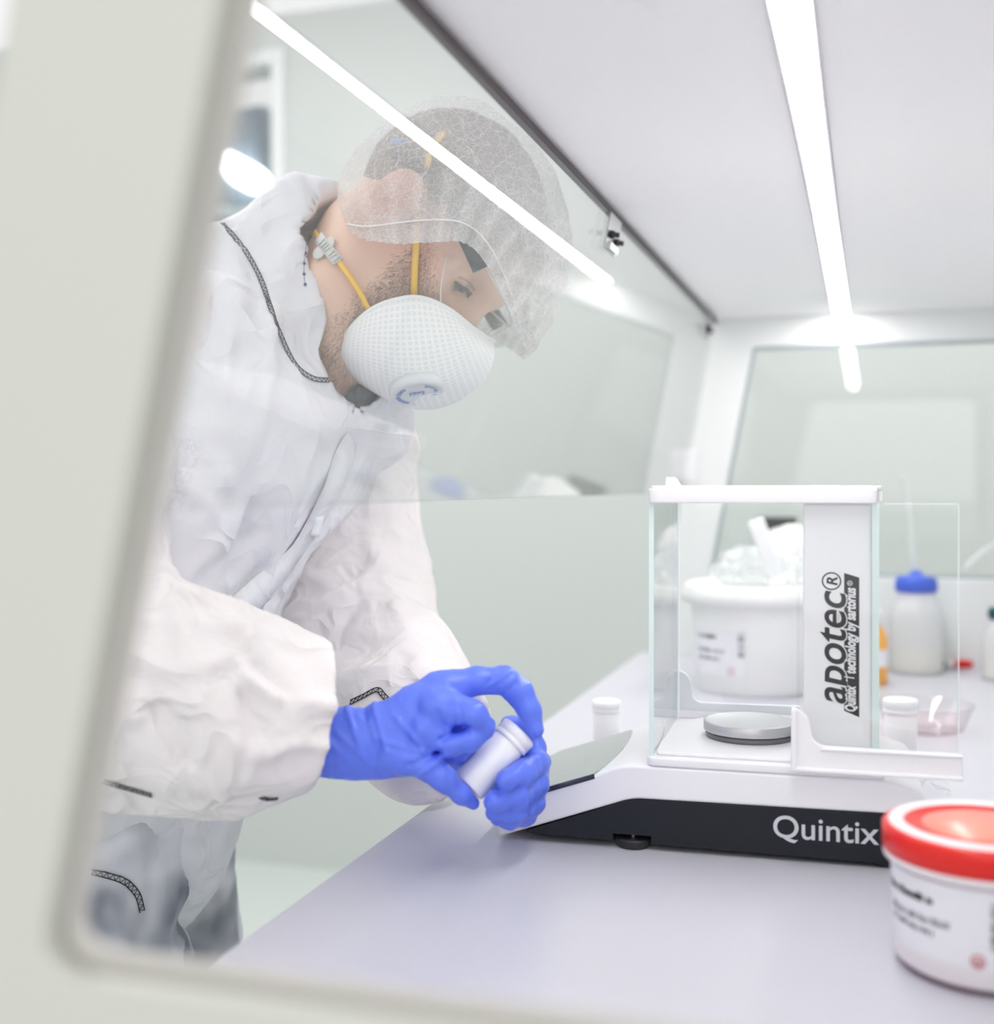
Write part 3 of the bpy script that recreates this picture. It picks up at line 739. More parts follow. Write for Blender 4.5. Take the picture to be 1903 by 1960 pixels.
# small white screw-cap jars
JP = [(0, 0), (.0148, 0), (.0160, .0012), (.0160, .052), (.0152, .0535)]
def make_jar(label, group='small white jars', k=1.0, loc=(0, 0, 0)):
    j = empty('screw_jar', loc, 0, label, 'jar', group)
    link('body', from_bm('b', lathe([(r*k, z*k) for r, z in [(0, 0), (.0148, 0), (.0160, .0012), (.0160, .050), (.0145, .0525), (.0145, .056), (0, .056)]], 64), True), M['jar'], j, True)
    link('cap', from_bm('c', lathe([(r*k, z*k) for r, z in [(0, .0527), (.0166, .0527), (.0170, .0535), (.0170, .0560), (.0163, .0565), (.0163, .0572), (.0170, .0577), (.0170, .0652), (.0160, .0664), (0, .0664)]], 64), True), M['jar'], j, True)
    return j
j1 = make_jar('small white screw-cap jar standing on the worktop behind the balance display', loc=tuple(stand(1161, 1.45)))
j2 = make_jar('white screw-cap jar standing behind the open balance door near the clear dish', k=1.16, loc=tuple(stand(1724, 1.40)))
# clear dish
c4 = stand(1770, 1.60)
dsh = wempty('dish', tuple(c4), 'shallow clear round dish with a pinkish tint behind the balance', 'dish')
wpart('wall', from_bm('d', lathe([(0, .0005), (.045, .0005), (.050, .003), (.0625, .034), (.0640, .0345), (.0640, .0360), (.0615, .0360), (.049, .005), (.044, .0025), (0, .0025)], 80, c4), True), M['dish'], dsh)

# wash bottles
def wash_bottle(px, D, capm, label, R0, H, spout):
    c = stand(px, D)
    w = wempty('wash_bottle', tuple(c), label, 'bottle', 'wash bottles')
    k = R0/.045
    wpart('body', from_bm('b', lathe([(0, .0005), (.043*k, .0005), (.0455*k, .004), (.0455*k, H*.55), (.044*k, H*.66), (.036*k, H*.80), (.0305*k, H*.86), (.0305*k, H*.97), (0, H*.97)], 64, c), True), M['milky'], w)
    wpart('liquid', from_bm('b', lathe([(0, .003), (.041*k, .003), (.0435*k, .006), (.0435*k, H*.30), (0, H*.30)], 48, c), True), M['liquid'], w)
    cp = wpart('cap', from_bm('b', lathe([(0, H*.90), (.0325*k, H*.90), (.034*k, H*.91), (.034*k, H*1.04), (.031*k, H*1.07), (.012*k, H*1.09), (.008*k, H*1.14), (0, H*1.15)], 48, c), True), capm, w)
    rb = bmesh.new()
    for i in range(36):
        a = 2*math.pi*i/36; tube_bm([c+np.array([.0340*k*math.cos(a), .0340*k*math.sin(a), H*.92]), c+np.array([.0340*k*math.cos(a), .0340*k*math.sin(a), H*1.03])], .0009, 5, rb)
    wpart('cap_ribs', from_bm('r', rb), capm, cp)
    wpart('spout', from_bm('s', tube_bm(smooth_path(spout(c), 8), .0045, 10)), M['milky2'], w)
    return w
Hb = .155
wash_bottle(1754, 2.10, M['blue'], 'milky wash bottle with a bright blue cap beside the far window', .0455, Hb,
            lambda c: [c+np.array([0, 0, Hb*1.12]), at(1748, 1060, 2.1), at(1744, 1000, 2.1), at(1738, 950, 2.1), at(1731, 912, 2.1)])
wash_bottle(1932, 2.02, M['teal'], 'milky wash bottle with a dark teal cap cut by the frame edge', .043, .112,
            lambda c: [c+np.array([0, 0, .126]), at(1932, 1060, 2.02), at(1925, 1034, 2.02), at(1905, 1040, 2.02), at(1875, 1062, 2.02), at(1846, 1088, 2.02)])
# orange bottle half hidden by the pillar
c5 = stand(1664, 1.98)
ob = wempty('orange_bottle', tuple(c5), 'orange bottle with white cap half hidden behind the balance pillar', 'bottle')
wpart('body', from_bm('b', lathe([(0, .0005), (.027, .0005), (.029, .003), (.029, .075), (.024, .088), (.018, .094), (.018, .105), (0, .105)], 48, c5), True), M['orange'], ob)
wpart('label', from_bm('b', lathe([(.0294, .030), (.0294, .058)], 48, c5), True), M['paper'], ob)
wpart('cap', from_bm('b', lathe([(0, .098), (.020, .098), (.0205, .118), (.019, .121), (0, .121)], 48, c5), True), M['jar'], ob)
# marker lying at the back
m0, m1 = on_table(1801, 1279), on_table(1862, 1279)
mk = wempty('marker_pen', tuple((m0+m1)/2), 'small marker pen with red cap and green end lying at the back', 'pen')
m0[2] = m1[2] = TOP+.0075; md = m1-m0
def lerp(t): return m0+md*t
wpart('cap', from_bm('m', tube_bm([lerp(t) for t in (.42, .44, .6, .8, .95, 1.0)], [.006, .0072, .0074, .0072, .006, .003], 20)), M['red'], mk)
wpart('barrel', from_bm('m', tube_bm([lerp(.14), lerp(.419)], .0064, 20)), M['tub'], mk)
wpart('end_plug', from_bm('m', tube_bm([lerp(0), lerp(.02), lerp(.139)], [.005, .0066, .0066], 20)), mat('green_plastic', srgb(20, 120, 88), .4), mk)
# crumpled clear film behind the balance
c6 = on_table(1762, 1516)
cf = wempty('clear_film_scrap', tuple(c6), 'crumpled scrap of clear film lying behind the red lidded tub', 'film scrap')
V, Fs = [], []; n = 14
for i in range(n+1):
    for j in range(n+1):
        x, y = (i/n-.5)*.06, (j/n-.5)*.05
        z = .003+.022*max(0, crumple(np.array([[x, y, 0.3]]), .022, 2.)[0]+.45)*max(0, 1-(x*x+y*y)/.0016)
        p = c6+np.array([x, y, z]); V.append(p)
for i in range(n):
    for j in range(n): a = i*(n+1)+j; Fs.append((a, a+1, a+n+2, a+n+1))
wpart('sheet', from_data('f', V, Fs), M['film'], cf, False)

# foreground tub with red lid
c7 = stand(1886, .815)
tb = wempty('ointment_tub', tuple(c7), 'white labelled tub with red lid in the near right corner of the worktop', 'tub')
tpf = [(.0575, .004), (.0590, .008), (.0612, .076)]
trf = lambda h: rad(tpf, min(max(h, .004), .076))
wpart('body', from_bm('b', lathe([(0, .004), (.0560, .004), (.0575, .005), (.0590, .009), (.0612, .072), (.0660, .0725), (.0665, .0740), (.0665, .0765), (0, .0765)], 128, c7), True), M['pinkwhite'], tb)
wpart('shadow_gap_ring', from_bm('b', lathe([(.0520, 0.0002), (.0545, 0.0002), (.0550, .0042), (.0520, .0042)], 96, c7)), mat('plum_shadow_tone', srgb(120, 92, 108), .5), tb)  # dark plum colour stands in for the shadow gap beneath the tub
ld = wpart('lid', from_bm('l', lathe([(0, .0768), (.0660, .0768), (.0668, .0775), (.0668, .0925), (.0655, .0945), (.0625, .0952), (.0622, .0950), (0, .0935)], 128, c7), True), M['red'], tb)
wpart('lid_rim', from_bm('l', lathe([(.0628, .0951), (.0620, .0962), (.0575, .0966), (.0530, .0962), (.0522, .0945)], 128, c7), True), M['pinkwhite'], ld)
wpart('lid_disc', from_bm('l', lathe([(0, .0953), (.006, .0952), (.010, .0947), (.0521, .0944), (.0521, .0938), (0, .0938)], 128, c7), True), M['redtop'], ld)
V, Fs = patch(c7, trf, -80, 40, .0175, .0685, .0004, 40); lb = wpart('label', from_data('l', V, Fs), M['paper'], tb)
V, Fs = strokes(c7, trf, [(-74, -32, .0535, .0052, 2.4)], .0009, 7); wpart('label_print', from_data('l', V, Fs), M['print_black'], lb)
V, Fs = strokes(c7, trf, [(-72, -22, .0405, .0042, 1), (-72, -31, .0335, .0042, 1)], .0009, 8); wpart('label_print', from_data('l', V, Fs), M['print_faint'], lb)
V, Fs = [], []
for k in range(18):
    h0 = .032+k*.0018
    if k % 6 != 5: v2, f2 = patch(c7, trf, 3, 9, h0, h0+random.choice([.0006, .0012]), .0009, 2); o = len(V); V += v2; Fs += [tuple(i+o for i in f) for f in f2]
wpart('label_print', from_data('l', V, Fs), M['print_black'], lb)
V, Fs = ring_patch(c7, trf, -4, .0235, .0045, .0009, .0012)
v2, f2 = ring_patch(c7, trf, -4, .0228, .0022, .0009, .0012); o = len(V); V += v2; Fs += [tuple(i+o for i in f) for f in f2]
wpart('label_print', from_data('l', V, Fs), M['print_red'], lb)

# ------------------------------------------------------------------ the worker
HR = [(.476, .87, -.129), (-.825, .492, .279), (.306, -.027, .952)]           # head axes in right / up / towards-camera terms
def cam_dir(r, u, t): return RT*r+UP*u-FW*t
HF, HH, HL = [cam_dir(HR[0][k], HR[1][k], HR[2][k]) for k in range(3)]       # face, crown, near side
HM = np.stack([HF, HH, HL], 1)
HM, _r = np.linalg.qr(HM); HM = HM*np.sign(np.diag(_r))
HO, HS = at(781, 447, 1.31), 1.12
def H(f, h, l): return HO+HS*(HM@np.array([f, h, l], float))
def hl(px, py, l):
    """head-local (f, h) of the point under image point px, py on the sagittal plane at side offset l"""
    n = HM[:, 2]; P = HO+HS*l*n; r = ray(px, py); q = CAM+r*(((P-CAM)@n)/(r@n))
    k = HM.T@(q-HO)/HS; return k[0], k[1]
fx, fy = at(150, 2600, 1.3)[:2]
pw = wempty('person', (at(240, 1500, 1.30)[0], at(240, 1500, 1.30)[1], 0.0),
            'worker in white coverall, hair net, respirator and blue gloves leaning over the balance', 'person')

def head_local(Q):
    d = ellip(Q, (-.004, .052, 0), (.092, .082, .0765))
    d = smin(d, ellip(Q, (.052, .055, 0), (.055, .055, .060)), .03)
    d = smin(d, ellip(Q, (.055, -.020, 0), (.050, .075, .056)), .03)
    S = Q.copy(); S[:, 2] = np.abs(S[:, 2])
    d = smin(d, rcone(S, (-.004, -.040, .052), (.030, -.088, .036), .018, .020), .025)
    d = smin(d, rcone(S, (.030, -.088, .036), (.082, -.108, .0), .020, .022), .025)
    d = smin(d, ellip(S, (.066, -.006, .040), (.028, .022, .024)), .02)
    d = smin(d, rcone(S, (.098, .038, .008), (.082, .037, .046), .011, .011), .012)
    d = smax(d, -ellip(S, (.107, .017, .031), (.020, .014, .018)), .014)
    d = smin(d, ellip(S, (.082, .016, .031), (.0145, .0125, .0155)), .005)
    d = smin(d, rcone(Q, (.102, .030, 0), (.124, -.014, 0), .0075, .0115), .012)
    d = smin(d, ellip(S, (.114, -.016, .011), (.010, .008, .007)), .008)
    d = smin(d, ellip(Q, (.098, -.062, 0), (.012, .011, .022)), .010)
    # ear: tilted disc with a raised rim and a hollow
    ea = np.array([.052, -.93]); ea = np.array([.36, -.93]); ea /= np.linalg.norm(ea)
    ax_l = np.array([ea[0], ea[1], 0]); ax_w = np.array([-ea[1], ea[0], 0.]); nn = np.array([-.30, 0, .95])
    Rm = np.stack([ax_l, ax_w, np.cross(ax_l, ax_w)], 1)
    c = np.array([.012, -.002, .0815])
    tl = np.array([[math.cos(.38), 0, math.sin(.38)], [0, 1, 0], [-math.sin(.38), 0, math.cos(.38)]])
    q = (S-c)@tl
    u = q@ax_l; w = q@ax_w; z = q[:, 2]
    rr = np.sqrt((u/.0315)**2+(w/.0205)**2)
    e = ellip(q, (0, 0, 0), (.0205, .0320, .0075), np.stack([ax_w, ax_l, np.array([0, 0, 1.])], 1))
    rim = np.sqrt(((rr-.88)*.022)**2+(z-.004)**2)-.0042
    inner = np.sqrt(((np.sqrt(((u+.002)/.019)**2+((w-.002)/.0105)**2)-.9)*.013)**2+(z-.003)**2)-.0030
    e = smin(e, rim, .003); e = smin(e, inner, .003)
    e = smax(e, -ellip(q, ax_l*.003+ax_w*.004+np.array([0, 0, .008]), (.0085, .010, .009)), .003)
    d = smin(d, e, .006)
    return d
NK0, NK1 = at(716, 470, 1.315), at(585, 735, 1.335)
def body_f(P):
    Q = ((P-HO)@HM/HS).astype(np.float32)
    d = head_local(Q)*HS
    n = rcone(P, NK0, NK1, .063, .068)
    d = smin(d, n, .03)
    d = smin(d, rcone(P, at(655, 560, 1.29), at(640, 655, 1.29), .030, .034), .03)
    sh = chain(P, [(at(450, 800, 1.25), .07), (at(520, 830, 1.34), .075), (at(590, 860, 1.43), .06)], .04)
    sh = smin(sh, rcone(P, at(520, 830, 1.34), at(400, 1000, 1.33), .08, .09), .04)
    return smin(d, sh, .03)
corner = np.array([at(x, y, d) for x in (400, 1020) for y in (235, 1080) for d in (1.15, 1.50)])
hv, hq = nets(body_f, corner.min(0), corner.max(0), .0036)
hv = relax(hv, hq, 2, .5)
skin = mat('warm_skin', srgb(242, 208, 188), 0.55, spec=.35, sss=.35, bump=(260, .12, .0008), var=(18, .05))
# the ear and cheek are ruddier, the jaw carries stubble: colours of the skin itself
nt = skin.node_tree; at_n = nt.nodes.new('ShaderNodeAttribute'); at_n.attribute_name = 'tone'
m1 = nt.nodes.new('ShaderNodeMix'); m1.data_type = 'RGBA'; m2 = nt.nodes.new('ShaderNodeMix'); m2.data_type = 'RGBA'
m1.inputs[7].default_value = (*srgb(228, 150, 138), 1); m2.inputs[7].default_value = (*srgb(206, 174, 152), 1)
sp = nt.nodes.new('ShaderNodeSeparateColor'); nt.links.new(at_n.outputs['Color'], sp.inputs[0])
old = nt.nodes['Principled BSDF'].inputs['Base Color'].links[0].from_socket
nt.links.new(old, m1.inputs[6]); nt.links.new(sp.outputs[0], m1.inputs[0])
nt.links.new(m1.outputs[2], m2.inputs[6]); nt.links.new(sp.outputs[1], m2.inputs[0]); nt.links.new(m2.outputs[2], nt.nodes['Principled BSDF'].inputs['Base Color'])
hme = from_data('body', hv, hq.tolist())
lq = (hv-HO)@HM/HS
ear = np.exp(-(((lq[:, 0]-.012)/.022)**2+((lq[:, 1]+.002)/.034)**2))*(np.abs(lq[:, 2]) > .07)
chk = .45*np.exp(-(((lq[:, 0]-.07)/.025)**2+((lq[:, 1]+.01)/.025)**2))
jaw = np.clip((-.020-lq[:, 1]+.30*lq[:, 0])/.03, 0, 1)*np.clip((lq[:, 1]+.20)/.05, 0, 1)*np.clip((lq[:, 0]-.012)/.025, 0, 1)
ca = hme.color_attributes.new('tone', 'FLOAT_COLOR', 'POINT')
for i in range(len(hv)): ca.data[i].color = (min(1, .75*ear[i]+chk[i]), .55*jaw[i], 0, 1)
body = wpart('body', hme, skin, pw)
hbvh = bvh_of(hv, hq)

# hair
def hair_f(P):
    Q = ((P-HO)@HM/HS).astype(np.float32)
    d = ellip(Q, (-.004, .053, 0), (.096, .086, .0805))
    d = smin(d, ellip(Q, (.050, .060, 0), (.058, .056, .061)), .03)
    d = smax(d, .012+.62*Q[:, 0]-Q[:, 1], .01)
    S = np.abs(Q[:, 2])
    d = smax(d, -ellip(np.stack([Q[:, 0], Q[:, 1], S], 1), (.012, -.004, .09), (.026, .034, .03)), .004)
    return d*HS
corner = np.array([H(f, h, l) for f in (-.13, .14) for h in (-.06, .16) for l in (-.1, .1)])
v_, q_ = nets(hair_f, corner.min(0), corner.max(0), .0045)
nh = vnormals(v_, q_); lq = (v_-HO)@HM/HS
st = np.stack([lq[:, 0]*60, lq[:, 1]*60, lq[:, 2]*180], 1)
v_ = v_+nh*(.0022*vnoise(st))[:, None]
wpart('hair', from_data('hair', v_, q_.tolist()), M['hair'], pw)
# stubble
rnd = random.Random(11); sb = bmesh.new(); cnt = 0
for _ in range(24000):
    x, y = rnd.uniform(585, 850), rnd.uniform(440, 745)
    q, n = cast(hbvh, x, y)
    if q is None: continue
    k = (np.array(q)-HO)@HM/HS
    w = min(max(((x-795)*185+(y-455)*180)/258/45+.25, 0), 1)*min(max((850-x)/55, 0), 1)
    if rnd.random() > w*(.75 if y < 620 else .42): continue
    ln = rnd.uniform(.0035, .0075)
    d = (Vector(n)*.45+Vector(-HH)*.7+Vector(HF)*rnd.uniform(-.1, .5)+Vector((rnd.uniform(-.3, .3), rnd.uniform(-.3, .3), rnd.uniform(-.3, .3)))).normalized()
    a = d.orthogonal().normalized()*.00022; b_ = d.cross(a).normalized()*.00022
    p = Vector(q)-Vector(n)*.0006
    v = [sb.verts.new(p+a), sb.verts.new(p-a*.5+b_), sb.verts.new(p-a*.5-b_), sb.verts.new(p+d*ln)]
    sb.faces.new((v[0], v[1], v[3])); sb.faces.new((v[1], v[2], v[3])); sb.faces.new((v[2], v[0], v[3])); cnt += 1
tag(wpart('beard', from_bm('beard', sb), M['beard'], pw, False), kind='stuff')
# lowered eye: eyeball sliver, dark lash line and upper lid crease laid on the face
q, n = cast(hbvh, 885, 553); n = Vector(n); ed_ = Vector(at(900, 566, 1.25)-at(872, 539, 1.25)).normalized(); ed_ = (ed_-n*ed_.dot(n)).normalized()
eb = lathe([(0, -.0035), (.006, -.0030), (.0092, -.0012), (.0100, 0), (.0092, .0012), (.006, .0030), (0, .0035)], 24)
eb.transform(axes(ed_*1.05, n.cross(ed_)*.45, n*.8, q-n*.0010))
ey = wpart('eye', from_bm('e', eb), mat('eye_white', srgb(176, 158, 156), .3), pw)
ir = lathe([(0, 0), (.0044, 0), (.0040, .0012), (0, .0018)], 24); ir.transform(axes(ed_, n.cross(ed_), n, Vector(q)+n*.0008+ed_*.001))
wpart('iris', from_bm('i', ir), mat('blue_iris', srgb(78, 88, 122), .2), ey)
lash = bmesh.new()
P_, N_ = cast_path(hbvh, [(870, 537), (880, 544), (891, 551), (903, 562)], 8, .0030)
tube_bm(P_, .0017, 6, lash)
ld_ = Vector(at(868, 566, 1.25)-at(884, 549, 1.25)).normalized()
for k in range(len(P_)-1):
    for j in range(2):
        p = P_[k].lerp(P_[k+1], j/3); d = (ld_*1.0+N_[k]*.7+Vector((rnd.uniform(-.2, .2), rnd.uniform(-.2, .2), rnd.uniform(-.2, .2)))).normalized()
        tube_bm([p, p+d*.003, p+d*.0062+N_[k]*.0010], [.0004, .0003, .0001], 4, lash)
wpart('eyelashes', from_bm('l', lash), M['eye'], ey)
P_, N_ = cast_path(hbvh, [(876, 530), (888, 534), (900, 543), (910, 556)], 8, .0006)
wpart('lid_crease', from_bm('l', tube_bm(P_, [.0002]+[.0011]*(len(P_)-2)+[.0002], 6)), mat('lid_crease_skin', srgb(206, 160, 138), .6), ey)
br = bmesh.new()
for k in range(150):
    t = rnd.random(); p = np.array(H(.104-.020*t*t, .040+.007*math.sin(t*2.6)+rnd.uniform(-.003, .003), .012+.040*t)); d = HM@np.array([-.1, .25, .9])*HS
    tube_bm([p, p+d*.006], [.0005, .0002], 4, br)
wpart('eyebrow', from_bm('b', br), M['hair'], pw)

# shirt collar showing at the throat
def shirt_f(P):
    d = chain(P, [(at(605, 765, 1.35), .056), (at(645, 742, 1.315), .047)], .03)
    return smax(d, -rcone(P, NK0, at(600, 740, 1.33), .064, .069), .006)
v_, q_ = nets(shirt_f, at(620, 750, 1.33)-np.array([.16]*3), at(620, 750, 1.33)+np.array([.16]*3), .006)
wpart('shirt', from_data('s', v_, q_.tolist()), M['shirt'], pw)

# respirator cup
prof_px = [(945, 655), (941, 690), (918, 724), (878, 757), (828, 775), (780, 774), (735, 757), (695, 734), (664, 712), (650, 690)]
rim_px = [(945, 655), (905, 628), (868, 598), (832, 578), (797, 569), (762, 573), (727, 584), (696, 604), (664, 640), (650, 690)]
rim_l = [0, .030, .048, .056, .060, .060, .057, .050, .034, 0]
NSEG = 40
pm = [np.array(p) for p in smooth_path([np.array(p) for p in prof_px], NSEG//9+1)]
rm = [np.array(p) for p in smooth_path([np.array([*p, l*1000]) for p, l in zip(rim_px, rim_l)], NSEG//9+1)]
A_ = np.array([hl(p[0], p[1], 0) for p in pm]); B_ = np.array([(*hl(p[0], p[1], p[2]/1000), p[2]/1000) for p in rm])
nS, nP = len(A_), 24
V, Fs, UV = [], [], []
for i in range(nS):
    for j in range(2*nP+1):
        ph = math.pi/2*(j-nP)/nP
        cf = max(0, math.cos(ph))**.85; fh = B_[i, :2]+(A_[i]-B_[i, :2])*cf; l = B_[i, 2]*math.sin(ph)
        V.append(H(fh[0], fh[1], l)); UV.append((i/(nS-1), j/(2*nP)))
for i in range(nS-1):
    for j in range(2*nP): a = i*(2*nP+1)+j; Fs.append((a, a+1, a+2*nP+2, a+2*nP+1))
V = np.array(V); me = bpy.data.meshes.new('mask'); me.from_pydata([tuple(v) for v in V], [], Fs)
uvl = me.uv_layers.new(name='cup')
for lp_ in me.loops: uvl.data[lp_.index].uv = UV[lp_.vertex_index]
me.update()
mk_ = M['mask']; nt = mk_.node_tree; N = nt.nodes.new; L = nt.links.new
uvn = N('ShaderNodeUVMap'); uvn.uv_map = 'cup'; sx_ = N('ShaderNodeSeparateXYZ'); L(uvn.outputs[0], sx_.inputs[0])
def tri(sock, n):
    a = N('ShaderNodeMath'); a.operation = 'MULTIPLY'; a.inputs[1].default_value = n; L(sock, a.inputs[0])
    b2 = N('ShaderNodeMath'); b2.operation = 'SINE'; L(a.outputs[0], b2.inputs[0])
    p = N('ShaderNodeMath'); p.operation = 'GREATER_THAN'; p.inputs[1].default_value = .45; L(b2.outputs[0], p.inputs[0]); return p
g1, g2 = tri(sx_.outputs[0], 2*math.pi*32), tri(sx_.outputs[1], 2*math.pi*48)
mxg = N('ShaderNodeMath'); mxg.operation = 'MAXIMUM'; L(g1.outputs[0], mxg.inputs[0]); L(g2.outputs[0], mxg.inputs[1])
bpn = N('ShaderNodeBump'); bpn.inputs['Strength'].default_value = .5; bpn.inputs['Distance'].default_value = .0012
mxc = N('ShaderNodeMix'); mxc.data_type = 'RGBA'; mxc.inputs[6].default_value = (*srgb(232, 234, 234), 1); mxc.inputs[7].default_value = (*srgb(246, 247, 247), 1)
L(mxg.outputs[0], mxc.inputs[0]); L(mxc.outputs[2], nt.nodes['Principled BSDF'].inputs['Base Color'])
L(mxg.outputs[0], bpn.inputs['Height']); L(bpn.outputs[0], nt.nodes['Principled BSDF'].inputs['Normal'])
mo = wpart('respirator', me, mk_, pw)
sol = mo.modifiers.new('thickness', 'SOLIDIFY'); sol.thickness = .002; sol.offset = 0
rimw = [H(*B_[i]) for i in range(nS)]+[H(B_[i, 0], B_[i, 1], -B_[i, 2]) for i in range(nS-2, 0, -1)]
wpart('rim', from_bm('r', tube_bm(rimw, .0026, 8, closed=True)), mat('respirator_rim', srgb(240, 242, 242), .6), mo)
# exhalation valve
mbvh = BVHTree.FromPolygons([tuple(v) for v in V], [tuple(f) for f in Fs])
vq, vnn = cast(mbvh, 797, 745)
vn = np.array(vnn); vn = vn*.35+HM[:, 0]*.55+UP*-.45; vn /= np.linalg.norm(vn)
vc = np.array(vq)+vn*.004
e1 = RT*1.0-UP*.05; e1 = e1-vn*(e1@vn); e1 /= np.linalg.norm(e1); e2 = np.cross(vn, e1)
vl = lathe([(0, -.010), (.0275, -.010), (.0285, -.004), (.0280, .0012), (.0245, .0026), (.0225, .0016), (0, .0010)], 64, (0, 0, 0)); vl.transform(axes(e1, e2, vn, vc))
vo = wpart('valve', from_bm('v', vl, True), M['valve'], mo)
MT = axes(e1, e2, vn, vc+vn*.0016)
tm = []
me = text_mesh('FFP3', .0085, None, .0002, 0, .0002, align='CENTER'); me.transform(MT @ Matrix.Translation((0, -.001, .0005))); tm.append(me)
def arc_text(txt, r, a0, a1, size):
    for k, ch in enumerate(txt):
        if ch == ' ': continue
        a = math.radians(a0+(a1-a0)*k/(len(txt)-1))
        me = text_mesh(ch, size, None, .0002, 0, .0002, align='CENTER')
        me.transform(MT @ Matrix.Rotation(a-math.pi/2, 4, 'Z') @ Matrix.Translation((0, r, .0008))); tm.append(me)
arc_text('EN149:2001', .0178, 60, -60, .0052); arc_text('MOLDEX 2505', .0178, 235, 130, .0052)
wpart('valve_print', join_meshes('vp', tm), M['print_blue'], vo)
# straps
def strap(pts, w, name='strap', off=.002, default=1.25, n=6):
    p, nn_ = cast_path(hbvh2, pts, n, off, default); return from_bm(name, ribbon_bm(p, nn_, w, .0012))
hair_bvh = bvh_of(v_, q_)
hv2 = None
vh, qh = nets(lambda P: np.minimum(body_f(P), hair_f(P)), at(760, 430, 1.31)-np.array([.20]*3), at(760, 430, 1.31)+np.array([.20]*3), .006)
hbvh2 = bvh_of(vh, qh)
wpart('upper_strap', strap([(793, 578), (796, 530), (799, 480), (803, 420), (811, 360), (822, 310), (838, 275), (852, 258)], .0068, off=.0035), M['strap'], mo)
wpart('lower_strap', strap([(709, 590), (690, 562), (665, 528), (642, 496)], .0056, off=.006), M['strap'], mo)
wpart('neck_strap', strap([(619, 463), (614, 455), (609, 447)], .0056, off=.004), M['strap'], mo)
p, nn_ = cast_path(hbvh2, [(621, 460), (632, 481), (648, 506)], 5, .005, 1.25)
cl = wpart('strap_clip', from_bm('c', ribbon_bm(p, nn_, .0115, .0035)), M['clip'], mo)
rb = bmesh.new()
for k in range(3, len(p)-1):
    a, b_ = Vector(p[k]), Vector(nn_[k]); t = (Vector(p[k])-Vector(p[k-1])).normalized(); x = t.cross(b_).normalized()
    tube_bm([a+b_*.0040-x*.0042, a+b_*.0040+x*.0042], .0005, 6, rb)
wpart('clip_ridges', from_bm('r', rb), mat('clip_groove', srgb(160, 164, 160), .5), cl)
q, n = cast(hbvh2, 626, 480, .0045, 1.25)
bl_ = bmesh.new()
for s2 in (-1, 1):
    t = Vector(p[-1])-Vector(p[0]); t.normalize(); x = t.cross(Vector(n)).normalized()
    bb_ = lathe([(0, 0), (.0078, 0), (.0078, .0015), (.007, .002), (0, .002)], 24, Vector(q)+x*.0065*s2, n); me_ = bpy.data.meshes.new('t'); bb_.to_mesh(me_); bb_.free(); bl_.from_mesh(me_)
wpart('buckle', from_bm('b', bl_), M['clip'], cl)

# safety glasses
V, Fs = [], []
gf, gr = .058, .074
phs = np.radians(np.linspace(-72, 72, 61)); nhh = 10
def glass_pt(ph, h): return H(gf+gr*math.cos(ph), h, gr*math.sin(ph))
def low(ph):
    a = abs(math.degrees(ph)); 
    base = -.012+.026*max(0, (a-40)/32)**1.6
    return base+.034*math.exp(-(a/13)**2)
def high(ph): a = abs(math.degrees(ph)); return .043-.006*(a/72)**2
for ph in phs:
    for k in range(nhh+1): V.append(glass_pt(ph, low(ph)+(high(ph)-low(ph))*k/nhh))
for i in range(60):
    for k in range(nhh): a = i*(nhh+1)+k; Fs.append((a, a+1, a+nhh+2, a+nhh+1))
gl = wpart('safety_glasses', from_data('g', V, Fs), M['lens'], pw)
fr = bmesh.new()
tube_bm([glass_pt(ph, high(ph)) for ph in phs], .0013, 8, fr)
wpart('brow_rail', from_bm('f', fr), mat('clear_frame', srgb(222, 226, 226), .15, spec=.8), gl)
fr = tube_bm([glass_pt(ph, low(ph)) for ph in phs], .0007, 6)
wpart('lens_edge', from_bm('f', fr), mat('clear_frame_edge', srgb(214, 218, 218), .15, spec=.8), gl)
for s2 in (1, -1):
    pth = [H(.104, .036, .0625*s2), H(.088, .037, .0725*s2), H(.072, .038, .0775*s2), H(.050, .040, .0810*s2), H(.020, .036, .0835*s2), H(-.010, .032, .0835*s2), H(-.035, .015, .0815*s2)]
    pth = smooth_path(pth, 6); nl = [HM@np.array([.1, 0, s2])]*len(pth)
    wpart('temple', from_bm('t', ribbon_bm(pth, nl, [.019-.004*(k/len(pth)) if k < 14 else .010 for k in range(len(pth))], .003)), M['temple'], gl)
    tp = wpart('temple_tip', from_bm('t', ribbon_bm([H(-.036, .034, .080*s2), H(-.046, .026, .078*s2)], nl[:2], .007, .003)), M['bluetip'], gl)

# hair net: outline taken round the crown, open below
top_px = [(648, 432), (664, 392), (700, 335), (760, 284), (826, 248), (884, 233), (945, 244), (1010, 290), (1058, 345), (1083, 400), (1089, 450), (1084, 505), (1068, 565), (1042, 606), (1000, 640)]
edge_px = [(648, 432), (672, 446), (704, 460), (738, 466), (775, 466), (812, 464), (845, 462), (876, 462), (905, 476), (930, 505), (950, 540), (966, 575), (980, 606), (990, 630), (1000, 640)]
nT = 14*5+1
tp = smooth_path([np.array(p) for p in top_px], 5); ed = smooth_path([np.array(p) for p in edge_px], 5)
T_ = np.array([hl(p[0], p[1], 0) for p in tp])
ELl = np.interp(np.linspace(0, 1, nT), [0, .08, .25, .5, .65, .85, .95, 1], [0, .082, .121, .119, .098, .050, .020, 0])
E_ = np.array([(*hl(ed[i][0], ed[i][1], ELl[i]), ELl[i]) for i in range(nT)])
nP = 30; V, Fs = [], []
